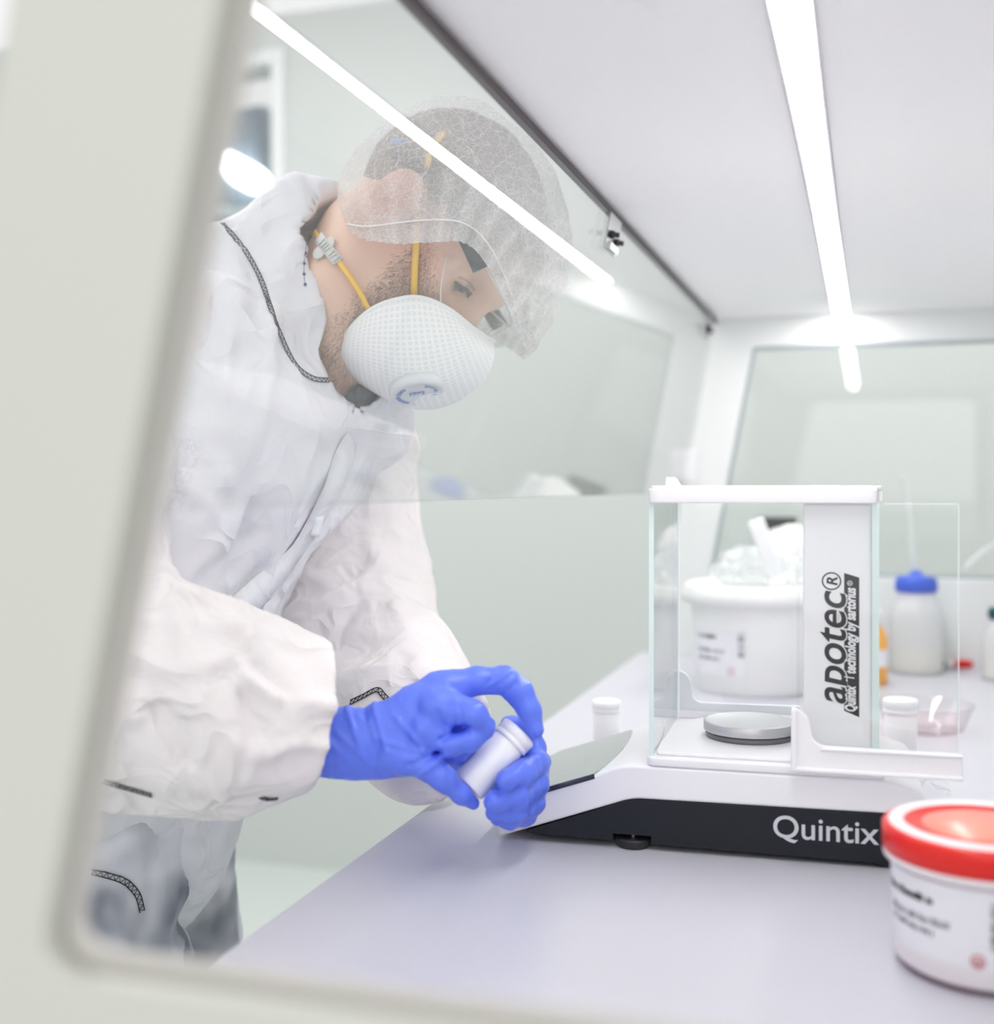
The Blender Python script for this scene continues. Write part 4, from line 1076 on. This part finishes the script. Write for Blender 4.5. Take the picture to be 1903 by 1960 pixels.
for i in range(nT):
    for j in range(2*nP+1):
        t = (j-nP)/nP; ph = math.pi/2*t
        k = max(0, math.cos(ph))**.62; fh = E_[i, :2]+(T_[i]-E_[i, :2])*k; l = E_[i, 2]*np.sign(t)*abs(math.sin(ph))**.80
        V.append((fh[0], fh[1], l))
V = np.array(V)
for i in range(nT-1):
    for j in range(2*nP): a = i*(2*nP+1)+j; Fs.append((a, a+1, a+2*nP+2, a+2*nP+1))
ctr = np.array([0, .05, 0]); nd = V-ctr; nd /= np.linalg.norm(nd, axis=1)[:, None]
edge = np.abs((np.arange(len(V)) % (2*nP+1))-nP)/nP
fr_ = np.clip((V[:, 0]-.03)/.06, 0, 1)
amp = .0022+.0026*fr_
V = V+nd*(amp*crumple(V*np.array([1, 1, .8]), .030)+.5*amp*crumple(V, .014, 4.)+.001*vnoise(V*140))[:, None]
V = V+nd*((edge > .86)*.0035*np.sin(np.arange(len(V))//(2*nP+1)*2.6))[:, None]
Vw = np.array([H(*v) for v in V])
def net_material():
    m = bpy.data.materials.new('hair_net_fabric'); m.use_nodes = True; nt = m.node_tree; nt.nodes.clear(); N = nt.nodes.new; L = nt.links.new
    tc = N('ShaderNodeTexCoord'); mp = N('ShaderNodeMapping'); L(tc.outputs['Object'], mp.inputs[0])
    nz = N('ShaderNodeTexNoise'); nz.inputs['Scale'].default_value = 38; nz.inputs['Detail'].default_value = 3; L(mp.outputs[0], nz.inputs['Vector'])
    ad = N('ShaderNodeMix'); ad.data_type = 'VECTOR'; ad.inputs[0].default_value = .012; L(mp.outputs[0], ad.inputs[4]); L(nz.outputs['Color'], ad.inputs[5])
    def veins(scale, wdt, out):
        vo_ = N('ShaderNodeTexVoronoi'); vo_.feature = 'DISTANCE_TO_EDGE'; vo_.inputs['Scale'].default_value = scale; L(ad.outputs[1], vo_.inputs['Vector'])
        r = N('ShaderNodeMapRange'); r.inputs[1].default_value = 0; r.inputs[2].default_value = wdt; r.inputs[3].default_value = out; r.inputs[4].default_value = 0; L(vo_.outputs['Distance'], r.inputs[0]); return r
    a, b2, c2 = veins(42, .035, .22), veins(130, .09, .22), veins(520, .22, .20)
    uvm = N('ShaderNodeUVMap'); uvm.uv_map = 'net'; um = N('ShaderNodeMapping'); um.inputs['Scale'].default_value = (7, 46, 1); L(uvm.outputs[0], um.inputs[0])
    uw = N('ShaderNodeMix'); uw.data_type = 'VECTOR'; uw.inputs[0].default_value = .35; L(um.outputs[0], uw.inputs[4])
    uz = N('ShaderNodeTexNoise'); uz.inputs['Scale'].default_value = 30; L(mp.outputs[0], uz.inputs['Vector'])
    ua = N('ShaderNodeVectorMath'); ua.operation = 'ADD'; L(um.outputs[0], ua.inputs[0]); L(uz.outputs['Color'], ua.inputs[1]); L(ua.outputs[0], uw.inputs[5])
    pv = N('ShaderNodeTexVoronoi'); pv.feature = 'DISTANCE_TO_EDGE'; pv.voronoi_dimensions = '2D'; L(uw.outputs[1], pv.inputs['Vector'])
    pr = N('ShaderNodeMapRange'); pr.inputs[1].default_value = 0; pr.inputs[2].default_value = .06; pr.inputs[3].default_value = .34; pr.inputs[4].default_value = 0; L(pv.outputs['Distance'], pr.inputs[0])
    pa = N('ShaderNodeMath'); pa.operation = 'ADD'; L(pr.outputs[0], pa.inputs[0]); L(a.outputs[0], pa.inputs[1]); a = pa
    s1 = N('ShaderNodeMath'); s1.operation = 'ADD'; L(a.outputs[0], s1.inputs[0]); L(b2.outputs[0], s1.inputs[1])
    s2 = N('ShaderNodeMath'); s2.operation = 'ADD'; L(s1.outputs[0], s2.inputs[0]); L(c2.outputs[0], s2.inputs[1])
    s3 = N('ShaderNodeMath'); s3.operation = 'ADD'; s3.use_clamp = True; da = N('ShaderNodeAttribute'); da.attribute_name = 'gather'; L(da.outputs['Fac'], s3.inputs[1]); L(s2.outputs[0], s3.inputs[0])
    tr = N('ShaderNodeBsdfTransparent'); df = N('ShaderNodeBsdfDiffuse'); df.inputs[0].default_value = (.92, .93, .94, 1)
    tl = N('ShaderNodeBsdfTranslucent'); tl.inputs[0].default_value = (.92, .93, .94, 1)
    m1 = N('ShaderNodeMixShader'); m1.inputs[0].default_value = .45; L(df.outputs[0], m1.inputs[1]); L(tl.outputs[0], m1.inputs[2])
    m2 = N('ShaderNodeMixShader'); L(s3.outputs[0], m2.inputs[0]); L(tr.outputs[0], m2.inputs[1]); L(m1.outputs[0], m2.inputs[2])
    o = N('ShaderNodeOutputMaterial'); L(m2.outputs[0], o.inputs[0]); return m
netm = net_material()
nme = from_data('n', Vw, Fs); ul = nme.uv_layers.new(name='net')
for lp_ in nme.loops: ul.data[lp_.index].uv = ((lp_.vertex_index//(2*nP+1))/(nT-1), (lp_.vertex_index % (2*nP+1))/(2*nP))
ga = nme.attributes.new('gather', 'FLOAT', 'POINT')
ga.data.foreach_set('value', (.28+.28*fr_+.12*(edge > .88)).astype(np.float32))       # the fabric bunches up in front and along the elastic
no = wpart('hair_net', nme, netm, pw)
el = bmesh.new()
ce = [(720, 436), (742, 439), (770, 441), (800, 441), (830, 440), (860, 442)]
side = []; far_side = []
for i in range(2, nT-2):
    fh = E_[i, :2]+(T_[i]-E_[i, :2])*.10
    side.append(H(fh[0], fh[1], E_[i, 2]+.003)); far_side.append(H(fh[0], fh[1], -E_[i, 2]-.003))
tube_bm(side, .0009, 6, el); tube_bm(far_side, .0009, 6, el)
wpart('elastic', from_bm('e', el), mat('white_elastic', srgb(240, 240, 240), .7), no)

# ------------------------------------------------------------------ coverall
def pxr(px, py, D, r): return (at(px, py, D), r)
T_BACK = [pxr(450, 560, 1.30, .075), pxr(400, 800, 1.30, .12), pxr(280, 1050, 1.29, .14), pxr(215, 1330, 1.28, .145), pxr(215, 1560, 1.28, .135)]
T_MID = [pxr(600, 735, 1.33, .070), pxr(470, 850, 1.33, .125), pxr(325, 1030, 1.32, .135)]
T_NEAR = [pxr(400, 640, 1.17, .068), pxr(350, 850, 1.19, .115), pxr(230, 1100, 1.19, .13), pxr(190, 1400, 1.19, .12)]
T_FAR = [pxr(690, 790, 1.48, .062), pxr(520, 900, 1.45, .105), pxr(365, 1080, 1.43, .115), pxr(260, 1400, 1.40, .12)]
HOOD = [pxr(430, 540, 1.30, .052), pxr(515, 482, 1.30, .040), pxr(578, 400, 1.31, .028), pxr(626, 394, 1.32, .020)]
COLLAR = [pxr(585, 482, 1.31, .058), pxr(566, 620, 1.33, .104), pxr(620, 740, 1.335, .086), pxr(690, 800, 1.36, .06)]
def torso_f(P):
    d = None
    for ch in (T_BACK, T_MID, T_NEAR, T_FAR):
        e = chain(P, ch, .06); d = e if d is None else smin(d, e, .06)
    d = smin(d, chain(P, HOOD, .03), .02)
    d = smin(d, chain(P, COLLAR, .04), .018)
    # skirt of the jacket part hanging to a point
    d = smin(d, chain(P, [pxr(255, 1440, 1.22, .095), pxr(245, 1620, 1.20, .062), pxr(200, 1790, 1.20, .028)], .03), .04)
    # neck opening
    n = chain(P, [pxr(790, 410, 1.30, .092), pxr(676, 515, 1.305, .070), pxr(660, 620, 1.31, .068), pxr(656, 694, 1.285, .054), pxr(653, 724, 1.270, .031)], .02)
    d = smax(d, -n, .006)
    return d
cs = np.array([at(x, y, d) for x in (0, 860) for y in (320, 1900) for d in (1.0, 1.62)])
lo_, hi_ = cs.min(0), cs.max(0)
lo_ = np.maximum(lo_, [-1.02, .75, .62]); hi_ = np.minimum(hi_, [-.33, 1.72, 1.60])
tv, tq = nets(torso_f, lo_, hi_, .0068)
tv = relax(tv, tq, 1, .5)
def cloth(V, Q, a1, w1, a2, w2, seed=0., mask=None):
    n = vnormals(V, Q); d = a1*crumple(V*np.array([1, 1, .75]), w1, seed)+a2*crumple(V, w2, seed+3.3)
    if mask is not None: d = d*mask
    return V+n*d[:, None]
def folds(V, Q, bvh, items, D=1.2):
    """items: (image polyline, width, height) raised or sunken folds pressed into the cloth along a line on it"""
    n = vnormals(V, Q); disp = np.zeros(len(V))
    for pts, w, hgt in items:
        P, _ = cast_path(bvh, pts, 4, 0)
        best = np.full(len(V), 9.)
        for a, b in zip(P, P[1:]): best = np.minimum(best, seg_dist(V, np.array(a), np.array(b)))
        disp += hgt*np.exp(-(best/w)**2)
    return V+n*disp[:, None]
tb0 = bvh_of(tv, tq)
tv = cloth(tv, tq, .011, .16, .0055, .06, 1.7)
tv = folds(tv, tq, tb0, [([(440, 425), (505, 560), (575, 700), (625, 760)], .008, -.009), ([(560, 345), (590, 420), (575, 470)], .012, .006),
     ([(690, 850), (640, 950), (560, 1080), (440, 1185)], .011, .009), ([(650, 850), (600, 950), (510, 1080), (400, 1180)], .006, -.005),
     ([(560, 480), (520, 620), (505, 760), (450, 900)], .010, .010), ([(480, 700), (440, 850), (390, 1000)], .009, .009),
     ([(430, 860), (480, 960), (450, 1100)], .009, -.009), ([(350, 920), (420, 1010), (350, 1110)], .009, .009), ([(560, 720), (590, 840), (560, 960)], .008, .007), ([(470, 560), (440, 640), (430, 760)], .009, .007)])
tbv = bvh_of(tv, tq)
cov = wpart('coverall', from_data('c', tv, tq.tolist()), M['coverall'], pw)

def seam(pts, root, bvh, name='seam', n=10, w=.0030, m='thread', default=1.25):
    P, Nn = cast_path(bvh, pts, n, .0012, default); bm = bmesh.new()
    if len(P) < 3: return
    Ls = [0]
    for a, b in zip(P, P[1:]): Ls.append(Ls[-1]+(b-a).length)
    tot = Ls[-1]; k = max(4, int(tot/.0028)); zz, r1, r2 = [], [], []
    for i in range(k+1):
        t = tot*i/k; j = min(max(np.searchsorted(Ls, t)-1, 0), len(P)-2); f = (t-Ls[j])/max(Ls[j+1]-Ls[j], 1e-9)
        p = P[j].lerp(P[j+1], f); nn_ = Nn[j].lerp(Nn[j+1], f); tg = (P[j+1]-P[j]).normalized(); s = nn_.cross(tg).normalized()
        zz.append(p+s*w*(.5 if i % 2 else -.5)); r1.append(p+s*w*.5); r2.append(p-s*w*.5)
    tube_bm(zz, .00050, 5, bm); tube_bm(r1, .00055, 5, bm); tube_bm(r2, .00055, 5, bm)
    return wpart(name, from_bm('s', bm), M[m], root)
seam([(425, 428), (452, 458), (475, 487), (498, 530), (516, 585), (540, 650), (566, 700), (598, 724), (628, 728)], cov, tbv, w=.0042)
# blue stitch dots along the collar edge
dots = bmesh.new(); tube_bm(cast_path(tbv, [(594, 452), (587, 466), (584, 484), (582, 505), (582, 525), (584, 545)], 4, .0003)[0], .0003, 4, dots)
for x, y in ((594, 452), (587, 466), (584, 484), (582, 505), (582, 525), (584, 545)):
    p, n = cast(tbv, x, y, .0006)
    if p is None: continue
    bb_ = lathe([(0, -.0004), (.0016, -.0004), (.0016, .0006), (0, .0008)], 10, p, n); me_ = bpy.data.meshes.new('t'); bb_.to_mesh(me_); bb_.free(); dots.from_mesh(me_); bpy.data.meshes.remove(me_)
wpart('stitching', from_bm('d', dots), M['thread_blue'], cov)
# zip flap with a small white pull tab
P, Nn = cast_path(tbv, [(668, 838), (625, 945), (545, 1075), (440, 1178)], 2, .0035, 1.25); P = smooth_path(P, 6); Nn = smooth_path(Nn, 6)
flap = wpart('zip_flap', from_bm('z', ribbon_bm(P, Nn, .026, .0016)), M['coverall'], cov)
P, Nn = cast_path(tbv, [(606, 985), (596, 1024)], 4, .0045, 1.22)
wpart('zip_pull', from_bm('z', ribbon_bm(P, Nn, .012, .0015)), M['jar'], flap)

# the thin fabric over dark trousers: grey where it clings, white where it stands off
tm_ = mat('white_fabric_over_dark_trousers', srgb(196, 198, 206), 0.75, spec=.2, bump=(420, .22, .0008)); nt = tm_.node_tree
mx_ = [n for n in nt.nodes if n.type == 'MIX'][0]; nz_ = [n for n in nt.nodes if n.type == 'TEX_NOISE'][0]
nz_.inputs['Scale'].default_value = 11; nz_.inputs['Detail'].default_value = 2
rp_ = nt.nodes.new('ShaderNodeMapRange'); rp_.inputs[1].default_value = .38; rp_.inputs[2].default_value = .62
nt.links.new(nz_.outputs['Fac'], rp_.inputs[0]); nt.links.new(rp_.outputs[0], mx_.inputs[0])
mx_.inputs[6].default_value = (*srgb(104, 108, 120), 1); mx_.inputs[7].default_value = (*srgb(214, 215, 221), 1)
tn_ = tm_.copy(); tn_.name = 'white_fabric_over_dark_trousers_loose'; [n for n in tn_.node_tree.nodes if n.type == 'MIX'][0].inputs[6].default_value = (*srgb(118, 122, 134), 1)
# trouser legs down to the floor, with overshoes
def leg_f(pts):
    def f(P): return chain(P, pts, .03)
    return f
for k, pts in enumerate(([pxr(170, 1480, 1.20, .105), pxr(190, 1900, 1.20, .088), (np.array([*at(200, 1900, 1.20)[:2], .09]), .068)],
                         [pxr(285, 1500, 1.37, .088), pxr(330, 1690, 1.37, .066), pxr(322, 1830, 1.37, .070), (np.array([*at(300, 1900, 1.37)[:2], .09]), .066)])):
    P_ = np.array([p for p, r in pts]); lo_ = P_.min(0)-.13; hi_ = P_.max(0)+.13
    v_, q_ = nets(leg_f(pts), lo_, hi_, .0085)
    v_ = cloth(v_, q_, .012, .09, .006, .035, 2.+k)
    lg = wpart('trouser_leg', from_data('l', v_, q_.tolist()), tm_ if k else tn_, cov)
    if k == 0: seam([(176, 1668), (210, 1676), (240, 1688), (262, 1712), (271, 1744)], lg, bvh_of(v_, q_), w=.0052, default=1.15)
    e = pts[-1][0]
    v_, q_ = nets(lambda P: smax(smin(ellip(P, e+np.array([.05, 0, -.045]), (.135, .055, .05)), rcone(P, e, e+np.array([0, 0, -.03]), .055, .06), .03), .001-P[:, 2], .004), e-np.array([.12, .09, .12]), e+np.array([.22, .09, .09]), .008)
    wpart('overshoe', from_data('o', v_, q_.tolist()), M['bluegrey'], lg)

# sleeves
def plane_cut(P, c, n, k=.004): return (P-np.asarray(c, np.float32))@np.asarray(n, np.float32)
RS = [pxr(300, 650, 1.13, .066), pxr(190, 930, 1.07, .062), pxr(120, 1250, 1.02, .085), pxr(280, 1325, 1.02, .086), pxr(430, 1348, 1.015, .081), pxr(560, 1366, 1.01, .060), pxr(700, 1372, 1.005, .047)]
rc = at(626, 1370, 0.985); rn = at(700, 1385, 1.005)-at(560, 1358, 1.01); rn = RT*1.0+UP*-.17+FW*.30; rn /= np.linalg.norm(rn)
def rsleeve_f(P):
    d = chain(P, RS, .03)
    d = smin(d, chain(P, [pxr(370, 1195, 1.0, .02), pxr(460, 1235, 1.0, .02)], .02), .05)
    d = smax(d, plane_cut(P, rc, rn), .003)
    return smax(d, -rcone(P, at(700, 1372, 1.005), at(470, 1352, 1.012), .042, .058), .003)
lo_ = np.min([p-r for p, r in RS], axis=0)-.02; hi_ = np.max([p+r for p, r in RS], axis=0)+.02
rv, rq = nets(rsleeve_f, lo_, hi_, .0045)
rb0 = bvh_of(rv, rq)
msk = np.clip(-((rv-rc)@rn)/.05, .15, 1)
rv = cloth(rv, rq, .012, .14, .0062, .052, 5.1, msk)
rv = folds(rv, rq, rb0, [([(330, 1165), (352, 1230), (362, 1310)], 0.0072, 0.0095), ([(262, 1290), (330, 1315), (380, 1305), (440, 1280)], 0.0086, -0.0121), ([(262, 1265), (340, 1300), (440, 1265)], 0.0072, 0.0081),
     ([(388, 1370), (400, 1440), (428, 1520)], 0.0050, 0.0081), ([(438, 1412), (500, 1442), (560, 1422), (618, 1428)], 0.0058, 0.0068), ([(440, 1275), (520, 1330), (628, 1352)], 0.0072, 0.0081),
     ([(452, 1220), (520, 1290), (560, 1340)], 0.0072, -0.0081), ([(300, 1360), (340, 1400), (352, 1460)], 0.0086, -0.0081), ([(470, 1330), (500, 1400)], 0.0072, -0.0081)])
rsb = bvh_of(rv, rq)
rs = wpart('sleeve', from_data('s', rv, rq.tolist()), M['sleeve'], cov)
seam([(200, 1494), (230, 1503), (262, 1512), (292, 1521)], rs, rsb, w=.0050, default=1.02)
seam([(500, 1524), (514, 1528), (532, 1526)], rs, rsb, w=.0040, default=1.02)

LS = [pxr(712, 850, 1.49, .058), pxr(690, 980, 1.47, .068), pxr(668, 1120, 1.44, .090), pxr(672, 1215, 1.38, .088), pxr(745, 1320, 1.28, .076), pxr(815, 1405, 1.20, .064), pxr(870, 1430, 1.15, .055)]
lc = at(832, 1412, 1.185); ln_ = at(900, 1440, 1.13)-at(740, 1330, 1.27); ln_ /= np.linalg.norm(ln_)
def lsleeve_f(P):
    d = chain(P, LS, .03); d = smax(d, plane_cut(P, lc, ln_), .003)
    return smax(d, -rcone(P, at(900, 1435, 1.13), at(790, 1372, 1.225), .040, .048), .003)
lo_ = np.min([p-r for p, r in LS], axis=0)-.02; hi_ = np.max([p+r for p, r in LS], axis=0)+.02
lv, lq_ = nets(lsleeve_f, lo_, hi_, .0052)
lb0 = bvh_of(lv, lq_); msk = np.clip(-((lv-lc)@ln_)/.05, .15, 1)
lv = cloth(lv, lq_, .012, .16, .0058, .055, 8.4, msk)
lv = folds(lv, lq_, lb0, [([(700, 1020), (725, 1100), (760, 1160)], .010, .006), ([(520, 1180), (600, 1160), (720, 1100), (790, 1010)], .012, .007), ([(560, 1240), (680, 1230), (790, 1240)], .012, -.006), ([(760, 1170), (790, 1240), (805, 1280)], .010, .005)])
lsb = bvh_of(lv, lq_)
ls = wpart('sleeve', from_data('s', lv, lq_.tolist()), M['sleeve'], cov)
seam([(672, 1345), (695, 1334), (722, 1321), (735, 1332), (748, 1346)], ls, lsb, w=.0046, default=1.16)

# ------------------------------------------------------------------ gloved hands (image reference points read from a close view)
def z2(zx, zy): return 560+.31529*zx, 1220+.31529*zy
def hp(zx, zy, D, r):
    x, y = z2(zx, zy); return (at(x, y, D), r*.31529/FPX*D)
D0 = 1.005
R_IDX = [hp(900, 320, D0+.012, 120), hp(1120, 262, D0+.018, 82), hp(1290, 262, D0+.020, 84), hp(1375, 330, D0+.018, 82), hp(1440, 450, D0+.014, 70), hp(1478, 560, D0+.010, 50)]
R_MID = [hp(880, 420, D0-.005, 130), hp(1090, 470, D0-.012, 88), hp(1170, 540, D0-.008, 66)]
R_RNG = [hp(820, 560, D0-.008, 125), hp(960, 640, D0-.014, 78), hp(1080, 620, D0-.014, 66), hp(1165, 575, D0-.006, 52)]
R_THB = [hp(620, 700, D0-.006, 120), hp(790, 760, D0-.012, 92), hp(915, 855, D0-.014, 76), hp(1020, 950, D0-.008, 60), hp(1098, 1005, D0+.0, 40)]
R_LIT = [hp(900, 690, D0+.012, 80), hp(1040, 720, D0+.014, 62), hp(1130, 700, D0+.016, 50)]
R_PAL = [[hp(860, 520, D0+.014, 95), hp(985, 540, D0+.014, 88), hp(1010, 480, D0+.016, 80)], [hp(60, 640, D0+.005, 205), hp(300, 640, D0+.005, 195), hp(520, 610, D0+.004, 185)],
         [hp(520, 600, D0+.004, 150), hp(760, 450, D0+.004, 150), hp(905, 340, D0+.008, 128)],
         [hp(520, 640, D0+.004, 165), hp(720, 600, D0-.002, 150), hp(860, 520, D0-.004, 120)],
         [hp(420, 700, D0+.004, 140), hp(650, 720, D0-.002, 128)]]
def squash(P, c, k):
    """thin the wrist and back of the hand along the view direction"""
    n = np.asarray(FW, np.float32); t = (P-np.asarray(c, np.float32))@n; return P+np.outer(t*(k-1), n)
ja, jb = at(*z2(1065, 908), D0+.006), at(*z2(1378, 572), D0+.024)
ax = (jb-ja); k_ = np.linalg.norm(ax)/.0664; ax /= np.linalg.norm(ax)
def jar_sd(P):
    t = (P-ja.astype(np.float32))@ax.astype(np.float32); q = P-ja.astype(np.float32)-t[:, None]*ax.astype(np.float32)
    return np.maximum(np.linalg.norm(q, axis=1)-.0171, np.maximum(-t-.0004, t-np.linalg.norm(jb-ja)-.0006))
def rglove_f(P):
    S = squash(P, at(*z2(500, 620), D0+.004), 1.45)
    d = None
    for ch in R_PAL:
        e = chain(S, ch, .012); d = e if d is None else smin(d, e, .014)
    for ch, k in ((R_IDX, .006), (R_MID, .004), (R_RNG, .003), (R_THB, .006), (R_LIT, .003)):
        d = smin(d, chain(P, ch, .005), k)
    # wrinkles of the thin nitrile at the wrist and the knuckles
    for a, b, w, hgt in (((300, 470), (420, 760), .0022, .0011), ((390, 440), (470, 700), .0022, -.0010), ((460, 430), (560, 720), .0022, .0011), ((240, 600), (480, 830), .002, .0010), ((620, 520), (790, 700), .0024, .0013),
                         ((700, 800), (900, 720), .002, -.0013), ((760, 860), (930, 740), .002, .0010), ((900, 640), (1060, 565), .0026, -.0026), ((1180, 330), (1290, 250), .0016, -.0009), ((1210, 370), (1330, 280), .0016, -.0009), ((1280, 400), (1370, 330), .0018, -.0012),
                         ((960, 420), (990, 560), .0018, -.0011), ((1010, 430), (1040, 570), .0018, -.0011), ((880, 470), (930, 600), .0018, -.0010), ((100, 560), (330, 800), .0024, .0010), ((480, 640), (800, 720), .0022, .0011)):
        pa = at(*z2(*a), D0-.035); pb = at(*z2(*b), D0-.035)
        # fold runs through the depth of the hand: distance taken across the view line
        n = np.asarray(FW, np.float32); Q = P-np.outer((P-pa.astype(np.float32))@n, n)
        pb2 = pb-FW*((pb-pa)@FW)
        sd_ = seg_dist(Q, pa.astype(np.float32), pb2.astype(np.float32)); d = d-1.7*hgt*np.exp(-(sd_/w)**2)
    d = np.maximum(d, -jar_sd(P))
    return smax(d, -plane_cut(P, at(*z2(60, 640), D0), (at(*z2(520, 600), D0)-at(*z2(60, 640), D0))/np.linalg.norm(at(*z2(520, 600), D0)-at(*z2(60, 640), D0))), .003)
al = [p for ch in [R_IDX, R_MID, R_RNG, R_THB, R_LIT]+R_PAL for p in ch]
lo_ = np.min([p-r for p, r in al], axis=0)-.006; hi_ = np.max([p+r for p, r in al], axis=0)+.006
gv, gq = nets(rglove_f, lo_, hi_, .0016)
gv = relax(gv, gq, 1, .4)
gn = vnormals(gv, gq); gv = gv+gn*(.0007*crumple(gv*np.array([1.6, 1.6, .7]), .016, 2.))[:, None]
wpart('glove', from_data('g', gv, gq.tolist()), M['glove'], pw)

L_F1 = [hp(1480, 660, D0+.050, 60), hp(1475, 760, D0+.030, 74), hp(1390, 830, D0+.004, 78), hp(1300, 868, D0-.012, 66)]
L_F2 = [hp(1500, 760, D0+.055, 70), hp(1475, 890, D0+.032, 78), hp(1360, 965, D0+.002, 80), hp(1225, 995, D0-.010, 66)]
L_F3 = [hp(1490, 860, D0+.060, 70), hp(1455, 1000, D0+.034, 74), hp(1350, 1050, D0+.008, 74), hp(1230, 1060, D0+.000, 58)]
L_F4 = [hp(1450, 940, D0+.062, 64), hp(1410, 1075, D0+.038, 66), hp(1320, 1098, D0+.016, 62), hp(1250, 1090, D0+.010, 52)]
L_THB = [hp(1200, 760, D0+.075, 110), hp(1330, 560, D0+.060, 76), hp(1440, 545, D0+.048, 60), hp(1478, 640, D0+.044, 48)]
L_PAL = [[hp(760, 620, D0+.150, 170), hp(960, 700, D0+.110, 165), hp(1200, 760, D0+.082, 160)], [hp(1200, 740, D0+.080, 120), hp(1450, 720, D0+.062, 88)], [hp(1200, 840, D0+.080, 120), hp(1440, 890, D0+.064, 90)]]
def lglove_f(P):
    d = None
    for ch in L_PAL:
        e = chain(P, ch, .012); d = e if d is None else smin(d, e, .012)
    for ch, k in ((L_F1, .003), (L_F2, .003), (L_F3, .003), (L_F4, .003), (L_THB, .005)): d = smin(d, chain(P, ch, .005), k)
    return np.maximum(d, -jar_sd(P))
al = [p for ch in [L_F1, L_F2, L_F3, L_F4, L_THB]+L_PAL for p in ch]
lo_ = np.min([p-r for p, r in al], axis=0)-.006; hi_ = np.max([p+r for p, r in al], axis=0)+.006
gv, gq = nets(lglove_f, lo_, hi_, .0017)
gn = vnormals(gv, gq); gv = gv+gn*(.0009*crumple(gv*np.array([1.2, 1.2, 1.2]), .014, 6.))[:, None]
wpart('glove', from_data('g', gv, gq.tolist()), M['glove'], pw)

# the jar held in the hands
j3 = make_jar('white screw-cap jar held tilted in both blue gloved hands')
j3.rotation_euler = Vector(ax).to_track_quat('Z', 'Y').to_euler(); j3.location = ja; j3.scale = (.98, .98, k_)
